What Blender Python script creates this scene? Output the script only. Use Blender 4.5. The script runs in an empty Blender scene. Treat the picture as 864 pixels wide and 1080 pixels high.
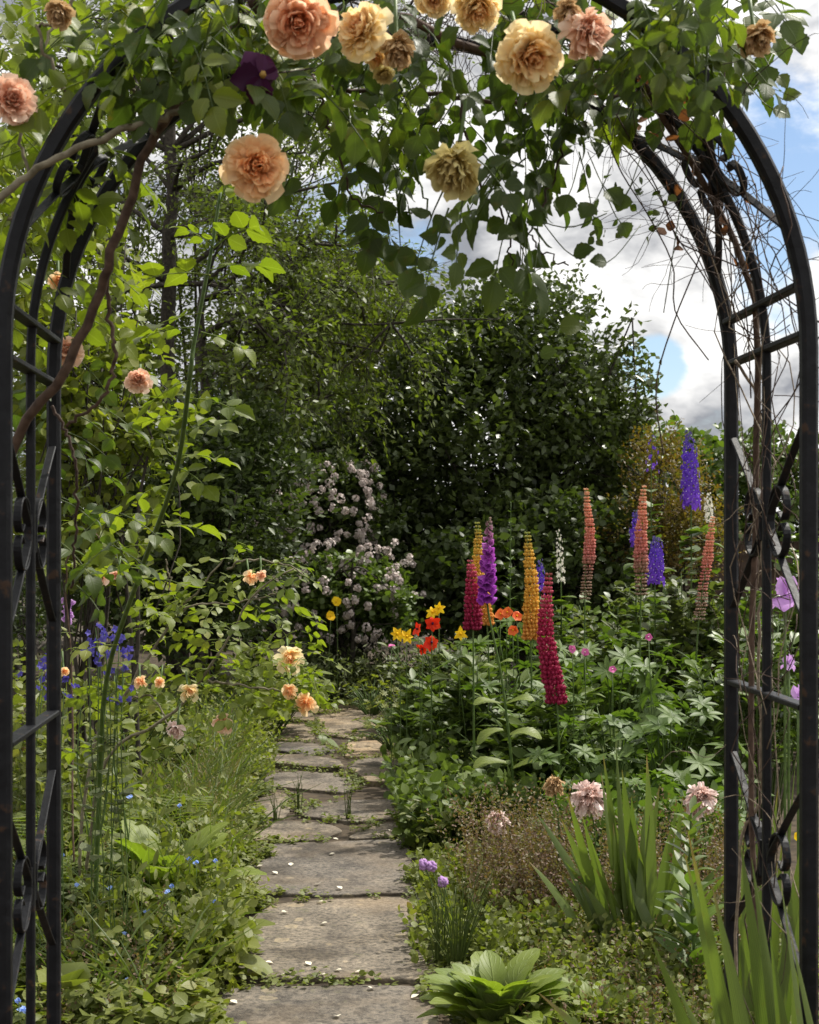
import bpy, bmesh, math
import numpy as np
from math import radians as R_, sin, cos, pi

S = bpy.context.scene
C = S.collection
rng = np.random.default_rng(11)
F_, CX, HY, CH = 1490.0, 432.0, 563.0, 1.33     # focal length and horizon in photo pixels, eye height in metres

# ------------------------------------------------------------------ camera, sky, sun, exposure
cam = bpy.data.cameras.new('camera'); camo = bpy.data.objects.new('camera', cam); C.objects.link(camo)
camo.location = (0, 0, CH); camo.rotation_euler = (pi / 2, 0, 0)
cam.sensor_fit = 'VERTICAL'; cam.sensor_height = 36.0; cam.lens = F_ / 1080 * 36
cam.shift_y = (HY - 540) / 1080
cam.clip_end = 2000; cam.clip_start = .05
cam.dof.use_dof = True; cam.dof.focus_distance = 4.2; cam.dof.aperture_fstop = 13
S.camera = camo

SUN_EL, SUN_AZ = 58.0, 55.0                      # azimuth from +y towards +x
wd = bpy.data.worlds.new('World'); S.world = wd; wd.use_nodes = True
nt = wd.node_tree; nt.nodes.clear(); N = nt.nodes.new; K = nt.links.new


def wmath(op, a, b=None, c=None, clamp=False):
    n = N('ShaderNodeMath'); n.operation = op; n.use_clamp = clamp
    for i, x in enumerate((a, b, c)):
        if x is None: continue
        if isinstance(x, (int, float)): n.inputs[i].default_value = x
        else: K(x, n.inputs[i])
    return n.outputs[0]


tc = N('ShaderNodeTexCoord')
sky = N('ShaderNodeTexSky'); sky.sky_type = 'NISHITA'; sky.sun_disc = False
sky.sun_elevation = R_(SUN_EL); sky.sun_rotation = R_(SUN_AZ); sky.air_density = 1.0; sky.dust_density = .6; sky.ozone_density = 2.0


def cloud_noise(off, scale=5.2, detail=9):
    m = N('ShaderNodeMapping'); m.inputs['Location'].default_value = off; m.inputs['Scale'].default_value = (1, 1, 1.7)
    K(tc.outputs['Generated'], m.inputs['Vector'])
    n = N('ShaderNodeTexNoise'); n.inputs['Scale'].default_value = scale; n.inputs['Detail'].default_value = detail
    n.inputs['Roughness'].default_value = .56; n.inputs['Lacunarity'].default_value = 2.1; n.inputs['Distortion'].default_value = .15
    K(m.outputs[0], n.inputs['Vector']); return n.outputs['Fac']


def lobe(px, py, width):                          # a soft patch of sky around one direction
    d = np.array([(px - CX) / F_, 1, -(py - HY) / F_]); d /= np.linalg.norm(d)
    n = N('ShaderNodeVectorMath'); n.operation = 'DOT_PRODUCT'; K(tc.outputs['Generated'], n.inputs[0]); n.inputs[1].default_value = d
    mr = N('ShaderNodeMapRange'); mr.interpolation_type = 'SMOOTHSTEP'
    mr.inputs[1].default_value = cos(width); mr.inputs[2].default_value = 1.0
    K(n.outputs['Value'], mr.inputs[0]); return mr.outputs[0]


OFF = (3.1, .4, 1.3)
n1 = cloud_noise(OFF); n2 = cloud_noise((OFF[0] + .02, OFF[1], OFF[2] - .07), detail=5); n3 = cloud_noise((7.7, 2.2, .4), 3.0, 4)
bias = wmath('ADD', n1, wmath('MULTIPLY', lobe(835, 180, .085), -.17))
bias = wmath('ADD', bias, wmath('MULTIPLY', lobe(690, 385, .030), -.26))
bias = wmath('ADD', bias, wmath('MULTIPLY', lobe(805, 310, .045), -.17))
bias = wmath('ADD', bias, wmath('MULTIPLY', lobe(640, 300, .09), .12))
mask = N('ShaderNodeMapRange'); mask.interpolation_type = 'SMOOTHSTEP'
mask.inputs[1].default_value = .31; mask.inputs[2].default_value = .44; K(bias, mask.inputs[0])
lit = wmath('ADD', wmath('MULTIPLY', wmath('SUBTRACT', n1, n2), 3.6), .66)
lit = wmath('SUBTRACT', lit, wmath('MULTIPLY', wmath('SUBTRACT', n3, .45), 1.3))
lit = wmath('SUBTRACT', lit, wmath('MULTIPLY', lobe(650, 255, .05), .28), clamp=True)
ramp = N('ShaderNodeValToRGB'); ramp.color_ramp.elements[0].color = (2.5, 2.6, 2.85, 1); ramp.color_ramp.elements[1].color = (8.5, 8.4, 8.2, 1)
ramp.color_ramp.elements[0].position = .1; ramp.color_ramp.elements[1].position = .85
K(lit, ramp.inputs[0])
sd = N('ShaderNodeVectorMath'); sd.operation = 'DOT_PRODUCT'; K(tc.outputs['Generated'], sd.inputs[0])
sd.inputs[1].default_value = (sin(R_(SUN_AZ)) * cos(R_(SUN_EL)), cos(R_(SUN_AZ)) * cos(R_(SUN_EL)), sin(R_(SUN_EL)))   # clouds glow more towards the sun, boosted to add fill light
gl_ = N('ShaderNodeMapRange'); gl_.interpolation_type = 'SMOOTHSTEP'; gl_.inputs[1].default_value = .55; gl_.inputs[2].default_value = 1; gl_.inputs[3].default_value = 1; gl_.inputs[4].default_value = 2.6; K(sd.outputs['Value'], gl_.inputs[0])
cb = N('ShaderNodeVectorMath'); cb.operation = 'SCALE'; K(ramp.outputs[0], cb.inputs[0]); K(gl_.outputs[0], cb.inputs['Scale'])
mx = N('ShaderNodeMix'); mx.data_type = 'RGBA'; K(mask.outputs[0], mx.inputs[0]); K(sky.outputs[0], mx.inputs[6]); K(cb.outputs[0], mx.inputs[7])
bg = N('ShaderNodeBackground'); bg.inputs[1].default_value = .10; K(mx.outputs[2], bg.inputs[0])
wo = N('ShaderNodeOutputWorld'); K(bg.outputs[0], wo.inputs[0])

sl = bpy.data.lights.new('sun', 'SUN'); sl.energy = 4.0; sl.angle = R_(2.0); sl.color = (1, .95, .86)
so = bpy.data.objects.new('sun', sl); C.objects.link(so); so.rotation_euler = (R_(90 - SUN_EL), 0, pi - R_(SUN_AZ))
so.location = (6, 8, 12)
S.view_settings.view_transform = 'Standard'; S.view_settings.look = 'None'; S.view_settings.exposure = .52; S.view_settings.gamma = 1
S.cycles.max_bounces = 7; S.cycles.diffuse_bounces = 3; S.cycles.glossy_bounces = 2; S.cycles.transmission_bounces = 4
S.cycles.use_denoising = True; S.cycles.sample_clamp_indirect = 4

# ------------------------------------------------------------------ helpers
UP = np.array([0, 0, 1.0])


def P(px, py, Y): return np.array([(px - CX) * Y / F_, Y, CH - (py - HY) * Y / F_])


def G(px, Y, z=0.0): return np.array([(px - CX) * Y / F_, Y, z])


def onground(px, py):
    Y = CH * F_ / (py - HY); return np.array([(px - CX) * Y / F_, Y, 0])


def hx(h, k=1.0):
    v = [int(h[i:i + 2], 16) / 255 for i in (0, 2, 4)]
    return tuple((x / 12.92 if x <= .04045 else ((x + .055) / 1.055) ** 2.4) * k for x in v) + (1,)


def nrm(v): return v / np.maximum(np.linalg.norm(v, axis=-1, keepdims=True), 1e-9)


def rnd(n=None, a=-1., b=1.): return rng.uniform(a, b, n)


WORLD = {}


def thing(name, label, cat, loc, group=None):
    o = bpy.data.objects.new(name, None); C.objects.link(o); o.location = loc; o.empty_display_size = .05
    o['label'] = label; o['category'] = cat
    if group: o['group'] = group
    WORLD[o.name] = np.array(loc, float); return o


def tag(o, label, cat, group=None):
    o['label'] = label; o['category'] = cat
    if group: o['group'] = group
    return o


class MB:
    def __init__(s): s.v = []; s.f = []; s.l = []; s.n = 0

    def add(s, V, F, L=None):
        V = np.asarray(V, float).reshape(-1, 3)
        if L is None: L = np.zeros((len(V), 3))
        s.v.append(V); s.l.append(np.asarray(L, float).reshape(-1, 3))
        for f in (F if isinstance(F, list) else [F]):
            s.f.append(np.asarray(f, int) + s.n)
        s.n += len(V)

    def build(s, name, mat, parent=None, loc=None, smooth=True):
        me = bpy.data.meshes.new(name)
        V = np.concatenate(s.v); L = np.concatenate(s.l)
        w = WORLD[parent.name] if parent is not None else np.array(loc if loc is not None else (0, 0, 0), float)
        me.vertices.add(len(V)); me.vertices.foreach_set('co', (V - w).astype(np.float32).ravel())
        starts = []; idx = []; t = 0
        for f in s.f:
            k = f.shape[1]; starts.append(t + np.arange(len(f)) * k); idx.append(f.ravel()); t += f.size
        idx = np.concatenate(idx); starts = np.concatenate(starts)
        me.loops.add(len(idx)); me.loops.foreach_set('vertex_index', idx.astype(np.int32))
        me.polygons.add(len(starts)); me.polygons.foreach_set('loop_start', starts.astype(np.int32))
        me.polygons.foreach_set('use_smooth', np.full(len(starts), smooth))
        a = me.attributes.new('lv', 'FLOAT_VECTOR', 'POINT'); a.data.foreach_set('vector', L.astype(np.float32).ravel())
        me.update(calc_edges=True); me.validate()
        me.materials.append(mat)
        o = bpy.data.objects.new(name, me); C.objects.link(o)
        if parent is not None: o.parent = parent
        else: o.location = w
        WORLD[o.name] = w
        return o


def structure(o, kind='structure'): o['kind'] = kind; return o


# ---- leaf templates: verts (x across, y along, z up), faces, lv(u,t,0)
def tpl_grid(rows, cols, width, curl=0., fold=0., serr=0., tipcurl=0.):
    V = []; L = []
    ts = np.linspace(0, 1, rows); us = np.linspace(-1, 1, cols)
    for t in ts:
        w = width(t)
        for u in us:
            ww = w * (1 + (serr * (1 if int(round(t * (rows - 1))) % 2 else -1) if abs(u) > .9 else 0))
            V.append((u * ww, t - curl * .3 * t * t, fold * abs(u) * w - curl * t * t * .5 - tipcurl * max(0, t - .6) ** 2))
            L.append((u, t, 0))
    F = [(i * cols + j, i * cols + j + 1, (i + 1) * cols + j + 1, (i + 1) * cols + j) for i in range(rows - 1) for j in range(cols - 1)]
    return np.array(V), np.array(F), np.array(L)


ovate = lambda t: max(.015, .40 * max(0., np.sin(pi * (t * .985 + .012) ** .80)) ** .92)
lance = lambda t: .15 * np.sin(pi * (t * .92 + .05)) ** .8
oblong = lambda t: .20 * min(1, .30 + .95 * t) * max(.25, 1 - max(0, (t - .74) / .28) ** 3)
def diamond(w, fold):
    return (np.array([(0, 0, 0), (w, .45, fold), (0, 1, -.05), (-w, .45, fold)]), np.array([(0, 1, 2), (0, 2, 3)]), np.array([(0, 0, 0), (1, .45, 0), (0, 1, 0), (-1, .45, 0)]))


T_TINY = [diamond(.28, .1), diamond(.33, -.06), diamond(.24, .16)]
T_NARROW = [diamond(.13, .05), diamond(.16, -.04)]
T_MID = [tpl_grid(5, 3, ovate, c, f) for c, f in ((.2, .15), (.5, .25), (-.15, .1), (.8, .1))]
T_LANCE = [tpl_grid(6, 3, lance, c, f) for c, f in ((.3, .3), (.7, .3), (.05, .25))]
T_BIG = [tpl_grid(11, 5, ovate, c, f, .07, tc_) for c, f, tc_ in ((.15, .22, .4), (.45, .12, .3), (-.12, .3, .9), (.8, .2, .2), (.3, -.12, .5), (.1, .45, .6))]
T_OBL = [tpl_grid(13, 5, oblong, c, f, .05, tc_) for c, f, tc_ in ((.5, .25, .6), (.9, .3, .4), (.2, .2, 1.2))]


def place(mb, T, pos, d, n, size, wid=1., r=None):
    """Put leaves: template list T, positions, pointing directions, normals, lengths."""
    pos = np.asarray(pos, float).reshape(-1, 3); m = len(pos)
    if m == 0: return
    d = nrm(np.broadcast_to(d, (m, 3)).astype(float)); n = np.broadcast_to(n, (m, 3)).astype(float)
    x = nrm(np.cross(d, n) + 1e-6); n = np.cross(x, d)
    size = np.broadcast_to(size, (m,)); wid = np.broadcast_to(wid, (m,))
    r = rng.random(m) if r is None else np.broadcast_to(r, (m,))
    which = rng.integers(0, len(T), m)
    for k, (V, F, L) in enumerate(T):
        s = np.nonzero(which == k)[0]
        if len(s) == 0: continue
        sz = size[s][:, None, None]
        X = (pos[s][:, None, :] + sz * (V[None, :, 0:1] * wid[s][:, None, None] * x[s][:, None, :] + V[None, :, 1:2] * d[s][:, None, :] + V[None, :, 2:3] * n[s][:, None, :]))
        LL = np.repeat(L[None], len(s), 0); LL[:, :, 2] = r[s][:, None]
        FF = F[None] + (np.arange(len(s)) * len(V))[:, None, None]
        mb.add(X.reshape(-1, 3), FF.reshape(-1, F.shape[1]), LL.reshape(-1, 3))


def tube(mb, pts, rad, sides=5, r=None, cap=True):
    pts = np.asarray(pts, float); m = len(pts)
    rad = np.broadcast_to(rad, (m,)) if np.ndim(rad) < 1 or len(np.atleast_1d(rad)) == m else np.interp(np.linspace(0, 1, m), np.linspace(0, 1, len(rad)), rad)
    t = np.gradient(pts, axis=0); t = nrm(t)
    ref = np.array([.31, .17, .93]) if abs(t[:, 2]).mean() < .8 else np.array([.9, .3, .1])
    a = nrm(np.cross(t, ref)); b = np.cross(t, a)
    th = np.arange(sides) * 2 * pi / sides
    V = pts[:, None] + rad[:, None, None] * (np.cos(th)[None, :, None] * a[:, None] + np.sin(th)[None, :, None] * b[:, None])
    i = np.arange(m - 1)[:, None] * sides; j = np.arange(sides)[None]; j2 = (j + 1) % sides
    Fq = np.stack([i + j, i + j2, i + sides + j2, i + sides + j], -1).reshape(-1, 4)
    L = np.zeros((m, sides, 3)); L[:, :, 1] = np.linspace(0, 1, m)[:, None]; L[:, :, 2] = rng.random() if r is None else r
    fs = [Fq]
    if cap and sides >= 3:
        fs.append(np.array([np.arange(sides)[::-1]])); fs.append(np.array([np.arange(sides) + (m - 1) * sides]))
    mb.add(V.reshape(-1, 3), fs, L.reshape(-1, 3))


def curve(cps, n=12, wob=0.):
    """Catmull-Rom through control points."""
    c = np.asarray(cps, float)
    if len(c) == 2: c = np.array([c[0], (c[0] + c[1]) / 2, c[1]])
    c = np.vstack([2 * c[0] - c[1], c, 2 * c[-1] - c[-2]])
    out = []; segs = len(c) - 3
    for q in np.linspace(0, segs, n):
        k = min(int(q), segs - 1); t = q - k; p0, p1, p2, p3 = c[k:k + 4]
        out.append(.5 * (2 * p1 + (p2 - p0) * t + (2 * p0 - 5 * p1 + 4 * p2 - p3) * t * t + (3 * p1 - p0 - 3 * p2 + p3) * t ** 3))
    out = np.array(out)
    if wob: out[1:-1] += rng.normal(0, wob, out[1:-1].shape)
    return out


def sweep_rect(mb, pts, side, w, h, bev=.12):
    """A bevelled rectangular bar along pts; side = per-point vectors across (w); h goes along t x side."""
    pts = np.asarray(pts, float); t = nrm(np.gradient(pts, axis=0)); s = nrm(np.broadcast_to(side, pts.shape).astype(float))
    s = nrm(s - (s * t).sum(1)[:, None] * t); q = np.cross(t, s)
    b = min(w, h) * bev
    prof = [(-w / 2 + b, -h / 2), (w / 2 - b, -h / 2), (w / 2, -h / 2 + b), (w / 2, h / 2 - b), (w / 2 - b, h / 2), (-w / 2 + b, h / 2), (-w / 2, h / 2 - b), (-w / 2, -h / 2 + b)]
    k = 8; m = len(pts)
    V = np.stack([pts + a * s + c_ * q for a, c_ in prof], 1)
    i = np.arange(m - 1)[:, None] * k; j = np.arange(k)[None]; j2 = (j + 1) % k
    Fq = np.stack([i + j, i + j2, i + k + j2, i + k + j], -1).reshape(-1, 4)
    mb.add(V.reshape(-1, 3), [Fq, np.array([np.arange(k)[::-1]]), np.array([np.arange(k) + (m - 1) * k])])


# ------------------------------------------------------------------ materials
MATS = {}


def new_mat(name):
    m = bpy.data.materials.new(name); m.use_nodes = True; m.node_tree.nodes.clear(); MATS[name] = m
    nt = m.node_tree
    def N(t, **kw):
        n = nt.nodes.new(t)
        for a, b in kw.items(): setattr(n, a, b)
        return n
    return m, N, nt.links.new


def ramp_node(N, stops):
    r = N('ShaderNodeValToRGB'); e = r.color_ramp.elements
    while len(e) < len(stops): e.new(.5)
    for k, (p, c) in enumerate(stops): e[k].position = p; e[k].color = c if len(c) == 4 else tuple(c) + (1,)
    return r


def leaf_mat(name, stops, trans=.34, rough=.42, vein=.25, ribs=0, tcol=(1.5, 1.7, .55), spec=.5, patch=.5, blot=0.):
    """Leaf: colour varies from leaf to leaf (lv.z), midrib and side veins, light passes through."""
    m, N, K = new_mat(name)
    at = N('ShaderNodeAttribute', attribute_name='lv'); sp = N('ShaderNodeSeparateXYZ'); K(at.outputs['Vector'], sp.inputs[0])
    def M(op, a, b=None, clamp=False):
        n = N('ShaderNodeMath', operation=op, use_clamp=clamp)
        for i, x in enumerate((a, b)):
            if x is None: continue
            if isinstance(x, (int, float)): n.inputs[i].default_value = x
            else: K(x, n.inputs[i])
        return n.outputs[0]
    tcn = N('ShaderNodeTexCoord'); nz = N('ShaderNodeTexNoise'); nz.inputs['Scale'].default_value = 2.6; nz.inputs['Detail'].default_value = 3
    K(tcn.outputs['Object'], nz.inputs['Vector'])
    f = M('ADD', M('MULTIPLY', sp.outputs['Z'], 1 - patch), M('MULTIPLY', M('ADD', M('MULTIPLY', M('SUBTRACT', nz.outputs['Fac'], .5), 2.2), .5, True), patch))
    rp = ramp_node(N, stops); K(f, rp.inputs[0]); col = rp.outputs[0]
    if vein:
        au = M('ABSOLUTE', sp.outputs['X'])
        mid = M('SUBTRACT', 1, M('MULTIPLY', au, 11), True)
        sv = M('SINE', M('MULTIPLY', M('SUBTRACT', sp.outputs['Y'], M('MULTIPLY', au, .28)), 52))
        sv = M('MULTIPLY', M('SUBTRACT', sv, .72, True), 1.6)
        vv = M('MULTIPLY', M('MAXIMUM', mid, M('MULTIPLY', sv, .55)), vein)
        mixn = N('ShaderNodeMix', data_type='RGBA', blend_type='MIX'); K(vv, mixn.inputs[0]); K(col, mixn.inputs[6])
        hs = N('ShaderNodeHueSaturation'); hs.inputs['Value'].default_value = 2.0; hs.inputs['Saturation'].default_value = .8; K(col, hs.inputs['Color'])
        K(hs.outputs[0], mixn.inputs[7]); col = mixn.outputs[2]
    if blot:
        n2 = N('ShaderNodeTexNoise'); n2.inputs['Scale'].default_value = 55; n2.inputs['Detail'].default_value = 2; K(tcn.outputs['Object'], n2.inputs['Vector'])
        mb_ = N('ShaderNodeMix', data_type='RGBA'); K(M('MULTIPLY', M('SUBTRACT', n2.outputs['Fac'], .62, True), blot * 6, True), mb_.inputs[0]); K(col, mb_.inputs[6])
        mb_.inputs[7].default_value = (.13, .085, .02, 1); col = mb_.outputs[2]
    if ribs:
        rb_ = M('MULTIPLY', M('ADD', M('SINE', M('MULTIPLY', sp.outputs['X'], ribs)), 1), .5)
        hs3 = N('ShaderNodeHueSaturation'); K(col, hs3.inputs['Color']); K(M('ADD', .78, M('MULTIPLY', rb_, .45)), hs3.inputs['Value'])
        bt = N('ShaderNodeMix', data_type='RGBA'); K(hs3.outputs[0], bt.inputs[6]); bt.inputs[7].default_value = (.22, .15, .07, 1)
        K(M('MULTIPLY', M('SUBTRACT', M('ADD', sp.outputs['Y'], M('MULTIPLY', sp.outputs['Z'], .14)), 1.02, True), 14, True), bt.inputs[0]); col = bt.outputs[2]
    geo = N('ShaderNodeNewGeometry')
    und = N('ShaderNodeMix', data_type='RGBA'); K(M('MULTIPLY', geo.outputs['Backfacing'], .22), und.inputs[0]); K(col, und.inputs[6])
    hs2 = N('ShaderNodeHueSaturation'); hs2.inputs['Saturation'].default_value = .6; hs2.inputs['Value'].default_value = 1.35; K(col, hs2.inputs['Color']); K(hs2.outputs[0], und.inputs[7])
    pb = N('ShaderNodeBsdfPrincipled'); K(und.outputs[2], pb.inputs['Base Color']); pb.inputs['Specular IOR Level'].default_value = spec
    K(M('ADD', rough, M('MULTIPLY', geo.outputs['Backfacing'], .25)), pb.inputs['Roughness'])
    tm = N('ShaderNodeMix', data_type='RGBA', blend_type='MULTIPLY'); tm.inputs[0].default_value = 1; K(col, tm.inputs[6]); tm.inputs[7].default_value = tcol + (1,)
    tr = N('ShaderNodeBsdfTranslucent'); K(tm.outputs[2], tr.inputs['Color'])
    ms = N('ShaderNodeMixShader'); ms.inputs[0].default_value = trans; K(pb.outputs[0], ms.inputs[1]); K(tr.outputs[0], ms.inputs[2])
    if vein:
        bp = N('ShaderNodeBump'); bp.inputs['Strength'].default_value = .35 + .5 * (vein > .4); bp.inputs['Distance'].default_value = .006; K(vv, bp.inputs['Height']); K(bp.outputs[0], pb.inputs['Normal'])
    o = N('ShaderNodeOutputMaterial'); K(ms.outputs[0], o.inputs[0]); return m


def petal_mat(name, stops, by='Z', trans=.35, tip=None, rough=.55, basec=None, tipamt=.6):
    """Petal: colour by lv.z (or lv.y), paler or darker towards the tip, fine streaks."""
    m, N, K = new_mat(name)
    at = N('ShaderNodeAttribute', attribute_name='lv'); sp = N('ShaderNodeSeparateXYZ'); K(at.outputs['Vector'], sp.inputs[0])
    rp = ramp_node(N, stops); K(sp.outputs[by], rp.inputs[0]); col = rp.outputs[0]
    if tip:
        mr = N('ShaderNodeMapRange'); mr.inputs[1].default_value = .35; mr.inputs[2].default_value = 1; mr.inputs[4].default_value = tipamt; K(sp.outputs['Y'], mr.inputs[0])
        mx = N('ShaderNodeMix', data_type='RGBA'); K(mr.outputs[0], mx.inputs[0]); K(col, mx.inputs[6]); mx.inputs[7].default_value = tip; col = mx.outputs[2]
    tcn = N('ShaderNodeTexCoord'); nz = N('ShaderNodeTexNoise'); nz.inputs['Scale'].default_value = 60; nz.inputs['Detail'].default_value = 3; K(tcn.outputs['Object'], nz.inputs['Vector'])
    hs = N('ShaderNodeHueSaturation'); K(col, hs.inputs['Color'])
    mr2 = N('ShaderNodeMapRange'); mr2.inputs[3].default_value = .88; mr2.inputs[4].default_value = 1.3; K(nz.outputs['Fac'], mr2.inputs[0]); K(mr2.outputs[0], hs.inputs['Value'])
    pb = N('ShaderNodeBsdfPrincipled'); K(hs.outputs[0], pb.inputs['Base Color']); pb.inputs['Roughness'].default_value = rough; pb.inputs['Specular IOR Level'].default_value = .25
    tr = N('ShaderNodeBsdfTranslucent'); K(hs.outputs[0], tr.inputs['Color'])
    ms = N('ShaderNodeMixShader'); ms.inputs[0].default_value = trans; K(pb.outputs[0], ms.inputs[1]); K(tr.outputs[0], ms.inputs[2])
    o = N('ShaderNodeOutputMaterial'); K(ms.outputs[0], o.inputs[0]); return m


def rough_mat(name, c1, c2, scale=30, rough=.8, bump=.3, spec=.3, detail=5, c3=None, metal=0.):
    m, N, K = new_mat(name)
    tcn = N('ShaderNodeTexCoord'); nz = N('ShaderNodeTexNoise'); nz.inputs['Scale'].default_value = scale; nz.inputs['Detail'].default_value = detail; K(tcn.outputs['Object'], nz.inputs['Vector'])
    rp = ramp_node(N, [(.3, c1), (.62, c2)] + ([(.70, c3)] if c3 else [])); K(nz.outputs['Fac'], rp.inputs[0])
    pb = N('ShaderNodeBsdfPrincipled'); K(rp.outputs[0], pb.inputs['Base Color']); pb.inputs['Roughness'].default_value = rough; pb.inputs['Specular IOR Level'].default_value = spec
    bp = N('ShaderNodeBump'); bp.inputs['Strength'].default_value = bump; bp.inputs['Distance'].default_value = .004; K(nz.outputs['Fac'], bp.inputs['Height']); K(bp.outputs[0], pb.inputs['Normal'])
    o = N('ShaderNodeOutputMaterial'); K(pb.outputs[0], o.inputs[0]); return m


G3 = lambda a, b, c=None, q=.96: [(0, a), (.85 if c else 1, b)] + ([(q, c)] if c else [])
LM = dict(
    holly=leaf_mat('holly_leaf', G3((.034, .052, .013), (.100, .132, .030)), .24, .36, 0, spec=.5),
    lacy=leaf_mat('lacy_leaf', G3((.060, .082, .015), (.15, .18, .034)), .42, .5, 0),
    rowan=leaf_mat('rowan_leaf', G3((.058, .082, .013), (.135, .165, .026)), .44, .5, 0),
    bamboo=leaf_mat('bamboo_leaf', G3((.062, .076, .015), (.15, .165, .034)), .38, .5, 0),
    hedge=leaf_mat('hedge_leaf', G3((.052, .088, .015), (.135, .19, .033)), .3, .42, 0),
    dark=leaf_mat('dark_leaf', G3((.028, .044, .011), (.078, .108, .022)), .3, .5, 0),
    russet=leaf_mat('russet_leaf', [(0, (.12, .055, .012)), (.5, (.15, .10, .018)), (1, (.10, .12, .02))], .4, .5, 0),
    yellow=leaf_mat('yellow_green_leaf', [(0, (.075, .105, .013)), (.6, (.155, .18, .020)), (.95, (.22, .22, .03))], .45, .5, .2),
    rosey=leaf_mat('young_rose_leaf', [(0, (.085, .125, .012)), (.7, (.165, .195, .020)), (1, (.23, .23, .03))], .48, .45, .3),
    rosed=leaf_mat('rose_leaf', [(0, (.030, .052, .010)), (.7, (.072, .105, .018)), (.93, (.10, .125, .02)), (.97, (.26, .20, .03))], .40, .46, .3, patch=.35, blot=.5, spec=.4),
    lupin=leaf_mat('lupin_leaf', G3((.050, .092, .016), (.125, .185, .032)), .30, .48, .25, spec=.33),
    peony=leaf_mat('peony_leaf', G3((.054, .086, .019), (.14, .185, .040)), .28, .46, .2, spec=.33),
    lime=leaf_mat('lime_leaf', G3((.12, .145, .025), (.21, .22, .045)), .4, .5, .2),
    grey=leaf_mat('grey_green_leaf', G3((.07, .09, .032), (.14, .16, .058)), .32, .5, .2),
    iris=leaf_mat('iris_blade', [(0, (.070, .105, .026)), (.8, (.13, .170, .042)), (1, (.19, .19, .05))], .36, .45, 0, ribs=26, blot=.35),
    prim=leaf_mat('primrose_leaf', [(0, (.13, .18, .022)), (1, (.20, .24, .040))], .40, .5, .5),
    fern=leaf_mat('fern_frond', G3((.09, .12, .026), (.155, .18, .05)), .4, .55, 0),
    cover=leaf_mat('cover_leaf', [(0, (.078, .100, .016)), (.75, (.165, .185, .036)), (.92, (.20, .19, .045)), (.97, (.24, .14, .05))], .36, .5, .2, spec=.4),
    straw=leaf_mat('straw_blade', [(0, (.12, .115, .035)), (.6, (.21, .17, .085)), (1, (.27, .21, .12))], .35, .6, 0),
    brown=leaf_mat('brown_sprig', [(0, (.085, .040, .028)), (.4, (.16, .095, .060)), (.7, (.13, .12, .045)), (1, (.25, .18, .12))], .3, .6, 0),
    dead=leaf_mat('dead_leaf', [(0, (.12, .055, .025)), (1, (.26, .12, .045))], .35, .7, .2, tcol=(1.3, 1.0, .6)),
    grass=leaf_mat('grass_blade', G3((.065, .10, .02), (.13, .165, .035)), .35, .5, 0),
)
M_bark = rough_mat('bark', (.018, .015, .011), (.06, .05, .038), 40)
M_cane = rough_mat('brown_cane', (.045, .026, .017), (.11, .07, .048), 60)
M_gcane = rough_mat('grey_cane', (.10, .085, .05), (.22, .19, .13), 60)
M_green = rough_mat('green_stem', (.045, .085, .018), (.09, .14, .032), 50, rough=.5)
M_twig = rough_mat('dry_twig', (.030, .018, .013), (.085, .055, .04), 80)
M_pale = rough_mat('pale_twig', (.16, .12, .085), (.30, .24, .17), 80)
M_iron = rough_mat('black_painted_iron', (.0030, .0032, .0045), (.0075, .008, .010), 45, rough=.52, bump=.5, spec=.25, detail=9, c3=(.045, .024, .013))
M_soil = rough_mat('soil', (.022, .016, .010), (.075, .055, .034), 14, rough=.95, bump=.8)
M_fence = rough_mat('dark_fence_wood', (.035, .022, .015), (.085, .058, .042), 9, rough=.85)


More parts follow.
